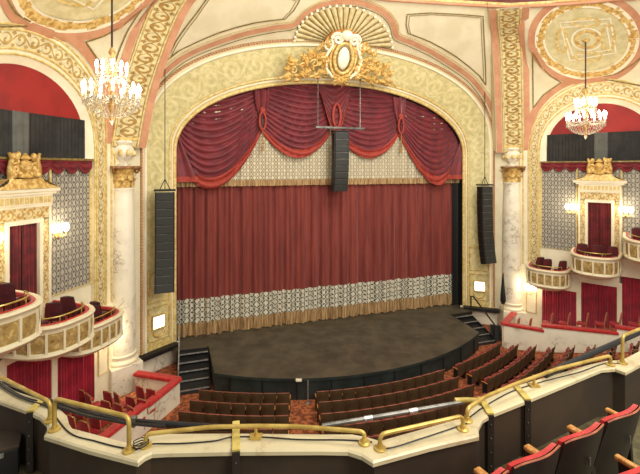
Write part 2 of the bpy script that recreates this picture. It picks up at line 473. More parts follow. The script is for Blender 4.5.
def hit(bvh, px, py):
    r = ray(px, py).normalized(); p, n, i, d = bvh.ray_cast(Vector((0,0,EYE)), r)
    if p is None: return None
    if n.dot(r) > 0: n = -n
    return p, n
def curve_px(P, n):
    return [(q.x, q.y) for q in catmull([Vector((a, b, 0)) for a, b in P], n)]
def ribbon(mb, bvh, P, w, off=.03, n=40, closed=False, smooth=True):
    pts = []
    Q = curve_px(P, n) if smooth else [q for q in P]
    for a, b in Q:
        h = hit(bvh, a, b)
        if h: pts.append(h)
    m = len(pts); r0 = []; r1 = []
    for i in range(m):
        a = pts[i-1] if (i or closed) else pts[i]; b = pts[(i+1) % m] if (i < m-1 or closed) else pts[i]
        t = (b[0]-a[0]).normalized(); nn = pts[i][1]; s = t.cross(nn).normalized()
        p = pts[i][0]; wi = w
        r0.append(p + s*wi/2 + nn*off); r1.append(p - s*wi/2 + nn*off)
    if m > 1:
        L = lens([p[0] for p in pts]) + [0]
        mb.grid([r0, r1], lambda i, j: (L[min(j, m-1)], i), cu=closed)
    return pts
# terracotta stripe of the front vault (right half, mirrored)
orange = [(342,1),(358,2),(374,7),(386,14),(394,25),(397,36),(410,41.5),(421,46.5),(434,53),(447,61),(460,69.5),(472,79),(484,94),(492,109),(497,128)]
mb = MB(); ribbon(mb, bvhF, orange, .29, .05, 70); both('terracotta_stripe', mb, M['terra'], ceil)
for off, wd_ in ((-4.2, .05), (4.4, .05)):
    P = []
    for i, (a, b) in enumerate(orange):
        a2, b2 = orange[min(i+1, len(orange)-1)]; a1, b1 = orange[max(i-1, 0)]
        t = Vector((a2-a1, b2-b1)).normalized(); P.append((a - t.y*off, b + t.x*off))
    mb = MB(); ribbon(mb, bvhF, P, wd_, .05, 70); both('gilt_line', mb, M['olive'] if off > 0 else M['palegold'], ceil)
pan = [(407,14),(406,24),(408,33),(419,37),(431,42),(444,49),(457,57),(470,67),(480,76),(486,85),(485.5,70),(484.5,50),(483,16),(460,14),(430,12.5),(407,14)]
for k, w_ in ((1.0, .065), (.94, .035)):
    cxp = sum(p[0] for p in pan)/len(pan); cyp = sum(p[1] for p in pan)/len(pan)
    Q = [(cxp+(a-cxp)*k, cyp+(b-cyp)*k) for a, b in pan]; R = []
    for i in range(len(Q)-1):
        for j in range(6): R.append((Q[i][0]+(Q[i+1][0]-Q[i][0])*j/6, Q[i][1]+(Q[i+1][1]-Q[i][1])*j/6))
    mb = MB(); ribbon(mb, bvhF, R, w_, .05, closed=True, smooth=False); both('panel_molding', mb, M['olive'], ceil)
# ring cornice where the vaults meet the dome
ringR = catmull(RING_F[::-1], 20)[:-1] + catmull(RING_S, 30)
ringA = [Vector((-p.x, p.y, p.z)) for p in reversed(ringR[1:])] + ringR
rc = struct(obj('trim_1', strip(MB(), ringA, [p+Vector((0,.12,.22)) for p in ringA]), M['palegold'], smooth=True))
obj('dark_red_band', strip(MB(), [p+Vector((0,.12,.22)) for p in ringA], [p+Vector((0,.12,.42)) for p in ringA]), plain('oxblood_band', (104,40,26), (84,30,18), .6, scale=4), rc, True)
obj('gilded_cornice', strip(MB(), [p+Vector((0,.05,.42)) for p in ringA], [p+Vector((0,.3,1.5)) for p in ringA]), M['ringgold'], rc, True)
tubec('cornice_roll', [p+Vector((0,.1,0)) for p in ringA], .09, M['terra'], rc)
tubec('cornice_roll', [p+Vector((0,.16,.45)) for p in ringA], .06, M['gold'], rc)
# ribs: scroll band framed by terracotta, rising from each column
ribc = catmull(RIB + [(7.85,5.66,8.9)], 26); acr = Vector((.88, .47, 0)); inn = Vector((-.47, .88, 0))
RN = []
for i_, p_ in enumerate(ribc):
    t_ = ribc[min(i_+1, 25)]-ribc[max(i_-1, 0)]; n_ = t_.cross(acr).normalized(); n_ = n_ if n_.dot(inn) > 0 else -n_; RN.append(n_*(1+.7*(i_/25)**1.5))
def ribstrip(x0, x1, o):
    return strip(MB(), [p + acr*x0 + n*o for p, n in zip(ribc, RN)], [p + acr*x1 + n*o for p, n in zip(ribc, RN)])
def up_strip(x0, x1, o, z0=-6.0):     # the same lines carried down behind the column
    return None
for sd in (0, 1):
    f = (lambda m: m) if not sd else mir
    rb = struct(obj('trim_%d' % (2+sd), f(ribstrip(-1.02, 1.02, .28)), M['cream'], smooth=True))
    obj('scroll_band', f(ribstrip(-.5, .5, .34)), M['ribgold'], rb, True)
    for a, b in ((-1.0, -.66), (.66, 1.0)): obj('terracotta_stripe', f(ribstrip(a, b, .31)), M['terra'], rb, True)
    for x0 in (-.57, .57):
        t = MB().tube([T(*(p + acr*x0 + n*.34)) for p, n in zip(ribc, RN)], .05, 6); obj('rib_molding', f(t), M['palegold'], rb, True)
    for x0, x1 in ((-1.02, -1.02), (1.02, 1.02)):
        obj('rib_side', f(strip(MB(), [p + acr*x0 + n*.28 for p, n in zip(ribc, RN)], [p + acr*x1*1.05 - n*.5 for p, n in zip(ribc, RN)])), M['cream'], rb, True)
mb = MB(); ribbon(mb, bvhF, [(498,118),(496.5,80),(495,45),(494,12)], .34, .06, 30); both('terracotta_stripe', mb, M['terra'], ceil)
mb = MB(); ribbon(mb, bvhS, [(527,118),(525,80),(523,45),(520.5,14)], .34, .06, 30); both('terracotta_stripe', mb, M['terra'], ceil)
# side vault decoration
o2 = [(526,150),(528,130),(534,113),(543,100),(555,89.5),(568,82.5),(581,79),(597,79.5),(614,86),(631,97),(648,116),(660,140)]
mb = MB(); ribbon(mb, bvhS, o2, .42, .04, 60); both('terracotta_stripe', mb, M['terra'], ceil)
def ell(cx, cy, rx, ry, n=64): return [(cx+rx*math.cos(2*PI*k/n), cy+ry*math.sin(2*PI*k/n)) for k in range(n)]
MC = (587, 39)
for rx, ry, w, mt, nm in ((55, 43, .42, 'terra', 'terracotta_stripe'), (50.5, 39, .16, 'ivory', 'medallion_molding'), (46.5, 35.5, .42, 'gold', 'medallion_molding'), (43, 32.5, .1, 'ivory', 'medallion_molding'), (11, 8, .14, 'gold', 'medallion_molding'), (15, 11, .08, 'whiteline', 'medallion_molding')):
    mb = MB(); ribbon(mb, bvhS, ell(*MC, rx, ry), w, .05 if mt != 'terra' else .035, closed=True, smooth=False); both(nm, mb, M[mt], ceil)
mb = MB()
c0 = hit(bvhS, *MC)
rows = []
for k in range(9):
    rr = [hit(bvhS, MC[0]+42*(k+.02)/8*math.cos(2*PI*j/48), MC[1]+31.5*(k+.02)/8*math.sin(2*PI*j/48)) for j in range(48)]
    rows.append([h[0]+h[1]*.03 for h in rr])
mb.grid(rows, lambda i, j: (i/8, j/48), cu=True); both('medallion_field', mb, plain('medallion_field', (214,203,156), (196,184,134), .6, scale=2.5), ceil)
for P in ([(560,22),(610,18),(616,52),(570,60)], [(563,27),(606,23),(611,49),(573,55)]):
    R = []
    for i in range(4):
        for j in range(8): R.append((P[i][0]+(P[(i+1) % 4][0]-P[i][0])*j/8, P[i][1]+(P[(i+1) % 4][1]-P[i][1])*j/8))
    mb = MB(); ribbon(mb, bvhS, R, .06, .06, closed=True, smooth=False); both('medallion_relief', mb, M['whiteline'], ceil)
for cx, cy, rx, ry in ((562, 40, 5, 12), (608, 37, 6, 13), (588, 56, 13, 4), (586, 22, 13, 4)):
    mb = MB(); ribbon(mb, bvhS, ell(cx, cy, rx, ry, 24), .16, .06, closed=True, smooth=False); both('medallion_relief', mb, M['palegold'], ceil)
for P in ([(533,52),(533,70),(533,108),(543,95),(561,82),(551,76),(541,66),(533,52)], [(600,77),(618,73),(634,63),(650,50),(652,84),(640,98),(622,86),(600,77)]):
    R = []
    for i in range(len(P)-1):
        for j in range(5): R.append((P[i][0]+(P[i+1][0]-P[i][0])*j/5, P[i][1]+(P[i+1][1]-P[i][1])*j/5))
    mb = MB(); ribbon(mb, bvhS, R, .07, .05, closed=True, smooth=False); both('panel_molding', mb, M['olive'], ceil)

# ---- shell above the proscenium crown
SHC = (343, 45)
def shp(t, r):                    # t 0..pi, r 0..1
    px = SHC[0] + r*49*math.cos(t); py = SHC[1] + 2.5*math.cos(t)*r - r*40*math.sin(t)
    py = min(py, 47); h = hit(bvhF, px, py)
    while h is None and py > -20:
        py -= .7; h = hit(bvhF, px, py)
    return h
rows = []; NR = 22
for i in range(9):
    r = .16 + .84*i/8; row = []
    for k in range(NR*4+1):
        t = .02 + (PI-.04)*k/(NR*4)
        h = shp(t, r); fl = abs(math.sin(k*PI/4))
        row.append(h[0] + h[1]*(.05 + .1*r*fl))
    rows.append(row)
mb = MB().grid(rows)
sh = obj('fan_shell', mb, M['shellc'], None, True)
tag(sh, 'cream fluted fan shell relief on the vault above the stage arch', 'ornament')
mb = MB()
for k in range(NR+1):
    t = .02 + (PI-.04)*k/NR
    mb.tube([h[0]+h[1]*.08 for h in (shp(t, .3), shp(t, .6), shp(t, .96))], .035, 5)
obj('shell_groove', mb, M['olive'], sh)
mb = MB()
for k in range(NR+1):
    t = .02 + (PI-.04)*k/NR; h = shp(t, 1.0); mb.ball(h[0]+h[1]*.1, .085, n=8, m=5)
obj('bead_edge', mb, M['ivory'], sh, True)
mb = MB()
pts = [shp(PI*k/20, .36) for k in range(21)]
mb.tube([h[0]+h[1]*.16 for h in pts], .17, 8); obj('hood_arch', mb, plain('burnt_orange_gilt', (190,122,58), (160,92,38), .5, scale=4), sh, True)

# ---- crowning cartouche with foliage
base = T(0, 1.5, 5.05)
cart = thing('cartouche', base, 'gilded oval cartouche with scrolls and leaves at the crown of the stage arch', 'ornament')
U = Tdir(1, 0); Nf = (Tdir(0, 1)*.93 + Vector((0,0,-.36))).normalized(); Zf = U.cross(Nf)*-1 if U.cross(Nf).z < 0 else U.cross(Nf)
def CP(x, y, d=0): return T(-.22, 1.45, 4.95) + U*(x*1.16) + Zf*(y*1.12) + Nf*d
def leafshape(mb, x, y, ang, ln, wd_, d=.12):
    dx, dy = math.cos(ang), math.sin(ang); rows = []
    for i in range(6):
        t = i/5; w = wd_*math.sin(PI*min(1, .12+t*.88))*(1-.25*t); cur = .35*ln*t*t*(1 if dx > 0 else -1)*.6
        px, py = x+dx*ln*t - dy*cur, y+dy*ln*t + dx*cur
        rows.append([CP(px - dy*w*s, py + dx*w*s, d*(1-abs(s)*.8)+.1*math.sin(PI*t)) for s in (-1, -.4, 0, .4, 1)])
    mb.grid(rows)
mb = MB(); mb.ball(CP(0, 1.15, .12), .36, .62, .2, 16, 8, U, Zf, Nf); obj('oval_boss', mb, M['ivory'], cart, True)
mb = MB()
mb.tube([CP(.47*math.cos(2*PI*k/28), 1.15+.74*math.sin(2*PI*k/28), .16) for k in range(28)], .11, 8, closed=True)
mb.tube([CP(.66*math.cos(2*PI*k/28), 1.12+.92*math.sin(2*PI*k/28), .08) for k in range(28)], .08, 8, closed=True)
obj('oval_frame', mb, M['gold'], cart, True)
mb = MB()
for sx in (-1, 1):
    sp = [CP(sx*(.42+.30*(1-k/26)*math.cos(k*.42)), 2.05+.30*(1-k/26)*math.sin(k*.42), .2) for k in range(24)]
    mb.tube(sp, .1, 7)
    sp = [CP(sx*(.86+.26*(1-k/26)*math.cos(k*.42+2)), 1.75+.3*(1-k/26)*math.sin(k*.42+2), .14) for k in range(24)]
    mb.tube(sp, .08, 7)
    mb.tube([CP(sx*.7, 1.6, .14), CP(sx*.95, 1.1, .16), CP(sx*.8, .55, .14), CP(sx*.45, .2, .14)], .09, 7)
mb.ball(CP(0, 2.25, .22), .34, .3, .26, 12, 7, U, Zf, Nf)
obj('scrollwork', mb, M['ivory'], cart, True)
mb = MB()
for k in range(9): leafshape(mb, 0, .25, -PI + PI*k/8, .55, .13, .2)
obj('leaf_tuft', mb, M['gold'], cart, True); mb = MB()
for k in range(5): leafshape(mb, 0, 2.2, PI*(.2+.15*k), .42, .1, .2)
obj('leaf_tuft', mb, M['gold'], cart, True)
for sx in (-1, 1):
    mb = MB()
    for k in range(64):
        x = .7+1.9*rnd.random()**1.3; y = rnd.uniform(.15, 1.55)*(1.25-.34*(x-.75)) - .11*(x-.7); a = rnd.uniform(-1.2, 1.9)
        leafshape(mb, sx*x, y, a if sx > 0 else PI-a, rnd.uniform(.28, .48), rnd.uniform(.09, .17), rnd.uniform(.1, .3))
    for k in range(4):
        x, y = .95+.5*k, 1.0-.2*k
        mb.tube([CP(sx*(x+.22*(1-j/20)*math.cos(j*.5)), y+.22*(1-j/20)*math.sin(j*.5), .2) for j in range(18)], .05, 6)
    mb.tube([CP(sx*(.6+.5*k), .35-.07*k+.12*math.sin(k*2), .12) for k in range(6)], .07, 6)
    obj('foliage_spray', mb, M['gold'], cart, True)

# ------------------------------------------------------------------ side walls
BOXDEF = {-1: [(-2.15, 1.3, 1.58, -6.2), (0.1, 1.3, 2.42, -5.22), (2.65, 1.3, 3.1, -4.0)], 1: [(-2.45, 1.15, 1.75, -6.05), (-.05, 1.15, 2.5, -4.82), (2.4, 1.2, 3.1, -3.68)]}   # s centre, half width, reach, rim height
SIDE = {1: 'right', -1: 'left'}
walls = {}
def squad(mb, sd, s0, s1, w0, w1, z0, z1, n=1, sc=1.0):
    mb.grid([[S(sd, s0+(s1-s0)*k/n, w0+(w1-w0)*k/n, z) for k in range(n+1)] for z in (z0, z1)], lambda i, j: ((s0+(s1-s0)*j/n)*sc, (z0, z1)[min(i,1)]*sc))
for sd in (1, -1):
    mb = MB()
    squad(mb, sd, -4.75, -3.0, 0, 0, FLOOR_Z, 1.05); squad(mb, sd, 3.0, 4.8, 0, 0, FLOOR_Z, 1.05)
    squad(mb, sd, -3.0, 3.0, 0, 0, FLOOR_Z, -6.9)
    squad(mb, sd, -3.0, -3.0, 0, -.2, -6.9, 1.05); squad(mb, sd, 3.0, 3.0, 0, -.2, -6.9, 1.05)
    ar = arch_side(3.0, 2.95, 0, 0, 37)
    ar2 = arch_side(2.62, 2.62, 0, 0, 37); fa = [(-3.0, 0, .33)]+ar+[(3.0, 0, .33)]; fb = [(-2.62, 0, .33)]+ar2+[(2.62, 0, .33)]
    mb.grid([[S(sd, p[0], 0, p[2]) for p in fa], [S(sd, p[0], -.22, p[2]) for p in fb]])
    wl = struct(obj('wall_' + SIDE[sd], mb, M['ivory'])); walls[sd] = wl
    f = (lambda m: m) if sd > 0 else mir
    # the arch's scroll band, and the jambs that carry it down
    obj('arch_frieze', f(strip(MB(), lerpc(ain, aout, .22), lerpc(ain, aout, .8), .0)), M['frieze'], wl, True)
    obj('arch_face', f(strip(MB(), ain, lerpc(ain, aout, .22))), M['ivory'], wl, True)
    obj('arch_face', f(strip(MB(), lerpc(ain, aout, .8), aout)), M['ivory'], wl, True)
    for t in (.02, .2, .82, .99):
        obj('arch_molding', f(MB().tube([T(*p) for p in lerpc(ain, aout, t)], .05, 6)), M['palegold'], wl, True)
    for e in (-1, 1):
        mb = MB()
        z0 = -6.2
        rr = [[S(sd, e*3.14, .02, z) for z in (z0, 1.05)], [S(sd, e*3.52, .02, z) for z in (z0, 1.05)]]
        mb.grid(rr, lambda i, j: ((z0, 1.05)[min(j,1)], i)); obj('jamb_scroll_band', mb, M['frieze'], wl)
        mb = MB()
        for x in (3.02, 3.13, 3.53, 3.64): mb.tube([S(sd, e*x, .02, z0), S(sd, e*x, .02, 1.05)], .045, 6)
        if e < 0:
            for x in (3.95, 4.15): mb.tube([S(sd, e*x, .02, z0), S(sd, e*x, .02, 1.0)], .05, 6)
        obj('jamb_molding', mb, M['palegold'], wl, True)
    # recess: red lunette, damask, cream dado
    rv = struct(obj('wall_%s_recess' % SIDE[sd], MB().poly([S(sd, p[0], -.2, p[2]) for p in arch_side(3.05, 3.0, 0, 0, 37)] + [S(sd, 3.05, -.2, .3), S(sd, -3.05, -.2, .3)]), M['redwall']))
    mb = MB(); squad(mb, sd, -3.05, 3.05, -.2, -.2, -5.05, .35); obj('damask_hanging', mb, M['damwall'], rv)
    mb = MB(); squad(mb, sd, -3.05, 3.05, -.2, -.2, -7.5, -5.05); obj('dado', mb, M['ivory'], rv)
    mb = MB()
    for a, b, zb in ((-3.0, -1.05, -5.05), (1.05, 3.0, -3.7)):
        mb.tube([S(sd, a+.04, -.17, zb), S(sd, b, -.17, zb), S(sd, b, -.17, .2), S(sd, a+.04, -.17, .2)], .05, 6, closed=True)
    obj('damask_molding', mb, M['palegold'], rv, True)
    mb = MB(); squad(mb, sd, 1.05, 3.05, -.18, -.18, -5.1, -3.7); obj('dado', mb, M['ivory'], rv)
    # small panel on the pier low down
    mb = MB(); mb.tube([S(sd, -3.75, .03, -9.2), S(sd, -3.2, .03, -9.2), S(sd, -3.2, .03, -7.4), S(sd, -3.75, .03, -7.4)], .035, 6, closed=True)
    obj('pier_panel_molding', mb, M['palegold'], wl, True)
    # white mullions between the lower curtains
    for s0 in (-.92, 1.0, 3.0):
        mb = MB(); c = S(sd, s0, .12, -8.35); mb.rbox(c, .24, .2, 3.7, .03, Sdir(sd, 1, 0), Sdir(sd, 0, 1)); obj('mullion', mb, M['ivory'], wl)
    # cream fascia rising in steps above the lower curtains
    for k, (a, b, zb) in enumerate(((-2.9, -.9, -7.4), (-.9, 1.0, -6.75), (1.0, 3.0, -6.1))):
        mb = MB(); mb.box(S(sd, (a+b)/2, .1, zb+.5), b-a, .3, 1.0, Sdir(sd, 1, 0), Sdir(sd, 0, 1)); obj('fascia', mb, M['ivory'], wl)

# drapes with pleats, hung along a side wall
def pleat(mb, sd, s0, s1, w, z0, z1, amp, n, seed):
    r = random.Random(seed); ph = r.random()*6
    N = n*6; rows = []
    for zi in range(5):
        t = zi/4; z = z1+(z0-z1)*t
        rows.append([S(sd, s0+(s1-s0)*k/N, w + amp*(.6+.4*t)*math.sin(2*PI*n*k/N + ph + .7*math.sin(k*.37)), z) for k in range(N+1)])
    return mb.grid(rows, lambda i, j: (j/N, i/4))
for sd in (1, -1):
    side = SIDE[sd]
    for k, (a, b, z1) in enumerate(((-2.85, -1.04, -7.38), (-.8, .88, -6.73), (1.12, 2.88, -6.08))):
        pos = ('nearest the stage', 'below the middle box', 'farthest from the stage')[k]
        t = thing('box_curtain', S(sd, (a+b)/2, .16, -9.95+.0*k), 'crimson pleated curtain on the %s lower wall, %s' % (side, pos), 'curtain', 'crimson curtains of the lower boxes')
        half = (a+b)/2
        obj('drape', pleat(MB(), sd, a, half, .17, -9.9, z1, .06, 7, k+5), M['boxcurt'], t, True)
        obj('drape', pleat(MB(), sd, half, b, .17, -9.9, z1, .06, 7, k+9), M['boxcurt'], t, True)
        obj('curtain_rod', MB().tube([S(sd, a, .17, z1), S(sd, b, .17, z1)], .03, 6), M['gilt'], t, True)
    # door: pedimented gilt surround with a dark red portiere
    zf = -5.95; dso = .2 if sd < 0 else .07; S_ = S; S = lambda q, s, w, z, o=dso: S_(q, s+o, w, z)
    dr = struct(obj('door_%d' % (1 if sd < 0 else 2), MB().box(S(sd, 0, -.1, (zf-2.05)/2), 1.1, .05, -2.05-zf, Sdir(sd, 1, 0), Sdir(sd, 0, 1)), M['black']))
    Xs, Yw = Sdir(sd, 1, 0), Sdir(sd, 0, 1)
    for e in (-1, 1):
        mb = MB(); mb.rbox(S(sd, e*.62, .02, (zf-1.95)/2), .14, .3, -1.95-zf, .03, Xs, Yw); mb.rbox(S(sd, e*.98, .02, (zf-1.2)/2), .1, .28, -1.2-zf, .03, Xs, Yw)
        obj('door_jamb', mb, M['ivory'], dr)
        mb = MB(); mb.grid([[S(sd, e*.69, .13, z) for z in (zf, -1.95)], [S(sd, e*.94, .13, z) for z in (zf, -1.95)]], lambda i, j: ((zf, -1.95)[min(j,1)], i)); obj('jamb_ornament', mb, M['doorgold'], dr)
    mb = MB(); mb.rbox(S(sd, 0, .03, -1.98), 1.4, .3, .16, .03, Xs, Yw); mb.rbox(S(sd, 0, .04, -1.42), 2.06, .34, .1, .03, Xs, Yw); obj('lintel', mb, M['ivory'], dr)
    mb = MB(); mb.grid([[S(sd, s, .13, z) for s in (-.95, .95)] for z in (-1.9, -1.47)], lambda i, j: ((-.95, .95)[min(j,1)], i)); obj('lintel_ornament', mb, M['doorgold'], dr)
    mb = MB(); mb.box(S(sd, 0, .06, -1.2), 2.0, .36, .36, Xs, Yw); obj('entablature', mb, M['ivory'], dr)
    mb = MB()
    for k in range(11): mb.rbox(S(sd, -.88+.176*k, .25, -1.2), .13, .04, .24, .015, Xs, Yw)
    obj('entablature_ornament', mb, M['palegold'], dr)
    mb = MB(); mb.rbox(S(sd, 0, .08, -.97), 2.3, .4, .1, .03, Xs, Yw); mb.rbox(S(sd, 0, .1, -.85), 2.55, .46, .14, .04, Xs, Yw); obj('cornice', mb, M['ivory'], dr)
    mb = MB(); rows = []
    for k in range(9):
        t = k/8; hw = 1.25*(1-t)+.62*t - .18*math.sin(PI*t); rows.append([S(sd, -hw, .34-.1*t, -.78+.36*t), S(sd, -hw*.5, .36-.1*t, -.78+.36*t), S(sd, hw*.5, .36-.1*t, -.78+.36*t), S(sd, hw, .34-.1*t, -.78+.36*t)])
    mb.grid(rows); mb.poly([S(sd, -1.25, -.1, -.78), S(sd, -1.25, .34, -.78), S(sd, -.62, .24, -.42), S(sd, -.62, -.1, -.42)]); mb.poly([S(sd, 1.25, -.1, -.78), S(sd, 1.25, .34, -.78), S(sd, .62, .24, -.42), S(sd, .62, -.1, -.42)])
    obj('pediment', mb, M['gold'], dr, True)
    mb = MB(); r = random.Random(4)
    def cr(x, z, d=.2): return S(sd, x*.8, d*.7, z)
    mb.lathe(cr(0, -.42, .2), [(.12,0),(.3,.05),(.14,.16),(.2,.3),(.27,.45),(.2,.6),(.1,.66),(.2,.72),(.12,.82),(.03,.92)], 12)
    for e in (-1, 1):
        mb.tube([cr(e*(.42+.2*(1-j/20)*math.cos(j*.5)), -.05+.22*(1-j/20)*math.sin(j*.5), .2) for j in range(20)], .06, 6)
        mb.tube([cr(e*.62, -.42), cr(e*.66, -.1), cr(e*.58, .3), cr(e*.7, .5)], [.11, .1, .08, .05], 7)
        mb.ball(cr(e*.4, .35), .13, .1, .16); mb.ball(cr(e*.26, -.25), .14, .1, .12); mb.ball(cr(e*.55, -.3), .17, .12, .14)
        for k in range(6): mb.ball(cr(e*r.uniform(.2, .66), r.uniform(-.35, .5), .22), .08, .06, .12, 8, 5)
    obj('crest', mb, M['gold'], dr, True)
    t = thing('door_curtain', S(sd, 0, 0, zf), 'dark red portiere hanging in the gilt doorway of the %s middle box' % side, 'curtain', 'doorway curtains')
    obj('drape', pleat(MB(), sd, -.54, 0, .0, zf, -2.06, .035, 4, 1), M['doorcurt'], t, True)
    obj('drape', pleat(MB(), sd, .02, .54, .0, zf, -2.06, .035, 4, 2), M['doorcurt'], t, True)
    S = S_
    # pelmet of small swags and the black drapes above it
    pe = thing('pelmet', S(sd, 0, -.1, .3), 'dark red scalloped pelmet across the %s arch behind the door crest' % side, 'pelmet')
    mb = MB()
    NS = 9
    for k in range(NS):
        s0 = -2.95+5.9*k/NS; s1 = s0+5.9/NS; rows = []
        for j in range(9):
            t = j/8; row = []
            for i in range(11):
                x = i/10; z = .27-.30*t-.26*t*4*x*(1-x); row.append(S(sd, s0+(s1-s0)*x, -.1+.06*math.sin(t*PI*5)*math.sin(PI*x)+.03, z))
            rows.append(row)
        m2 = MB().grid(rows); obj('swag', m2, M['pelmet'], pe, True)
    obj('pelmet_rail', MB().rbox(S(sd, 0, -.06, .31), 5.95, .12, .09, .02, Xs, Yw), M['olive'], pe)
    t = thing('masking_drape', S(sd, 0, -.14, .36), 'black pleated masking drapes under the red lunette of the %s arch' % side, 'drape')
    obj('drape', pleat(MB(), sd, -2.62, -.2, -.14, .36, 2.0, .025, 14, 3), M['blackcl'], t, True)
    obj('drape', pleat(MB(), sd, .45, 2.62, -.14, .36, 2.0, .025, 13, 4), M['blackcl'], t, True)
    plab(obj('drape', pleat(MB(), sd, -.2, .45, -.14, .36, 2.0, .02, 3, 6), M['grey'], t, True), 'grey drape panel between the black ones')

# ---- theatre boxes
def box_plan(s0, hs, reach, n=31, k=1.0, e=.55):
    out = []
    for i in range(n):
        th = PI*i/(n-1); cs, sn = math.cos(th), math.sin(th)
        out.append((s0 - math.copysign(abs(cs)**.75, cs)*hs*k, .0 + (reach-(1-k)*hs)*abs(sn)**e))
    return out
BNAME = ['lowest box, nearest the stage', 'middle box in front of the gilt doorway', 'highest box, farthest from the stage']
for sd in (1, -1):
    for bi, (s0, hs, reach, zr) in enumerate(BOXDEF[sd]):
        pl = box_plan(s0, hs, reach)
        t = thing('theatre_box', S(sd, s0, reach*.5, zr-1.1), 'cream and gold bow-fronted %s theatre box, the %s' % (SIDE[sd], BNAME[bi]), 'theatre box', 'bow-fronted boxes')
        L = [0]
        for i in range(1, len(pl)): L.append(L[-1]+math.dist(pl[i], pl[i-1]))
        def row(k, z, pl_=None): return [S(sd, a, b, z) for a, b in box_plan(s0, hs, reach, k=k)]
        mb = MB(); mb.grid([row(.99, zr-.22), row(1.0, zr-.5), row(.97, zr-.86)], lambda i, j: (L[min(j, 30)], i/2)); obj('front_panel', mb, M['boxpan'], t, True)
        mb = MB(); mb.grid([row(.90, zr-.02), row(.93, zr+.03), row(1.03, zr+.03), row(1.06, zr-.04), row(1.03, zr-.1), row(1.0, zr-.13), row(.995, zr-.24)]); obj('rim', mb, M['cream'], t, True)
        mb = MB(); mb.grid([row(.975, zr-.84), row(1.02, zr-.87), row(1.04, zr-.95), row(.98, zr-1.04), row(.9, zr-1.06)]); obj('base_molding', mb, M['cream'], t, True)
        mb = MB(); mb.grid([row(.9, zr-1.06), row(.75, zr-1.2), row(.45, zr-1.3), row(.1, zr-1.32)]); obj('soffit', mb, M['ivory'], t, True)
        mb = MB(); mb.grid([row(.84, zr-.06), row(.84, zr+.015), row(.86, zr+.05), row(.91, zr+.05), row(.93, zr+.02)]); obj('padded_rail', mb, M['redvel'], t, True)
        mb = MB(); mb.grid([row(.90, zr-.04), row(.90, zr-.5), row(.3, zr-.5), row(.05, zr-.5)]); obj('box_lining', mb, plain('box_lining_%d%d' % (bi, sd), (150,60,44), (120,40,30), .8, scale=4), t, True)
        for jj in range(13):
            Lt = L[-1]*(jj+.35)/12.7; j = max(q for q in range(30) if L[q] <= Lt); f_ = (Lt-L[j])/(L[j+1]-L[j]); a2, b2 = pl[j+1]; a = pl[j][0]+(a2-pl[j][0])*f_; b = pl[j][1]+(b2-pl[j][1])*f_; a2, b2 = a+(a2-pl[j][0]), b+(b2-pl[j][1]); d = Sdir(sd, a2-a, b2-b).normalized(); nn = d.cross(Vector((0,0,1)))
            mb = MB(); mb.box(S(sd, a, b, zr-.53), .075, .07, .66, d, nn); obj('divider', mb, M['cream'], t)
        mb = MB(); pts = [S(sd, a, b, zr+.2) for a, b in box_plan(s0, hs, reach, k=.8)]
        mb.tube(pts[6:25], .025, 6)
        for j in (6, 12, 18, 24): mb.tube([pts[j], pts[j]-Vector((0,0,.3))], .018, 6)
        obj('brass_rail', mb, M['brass'], t, True)

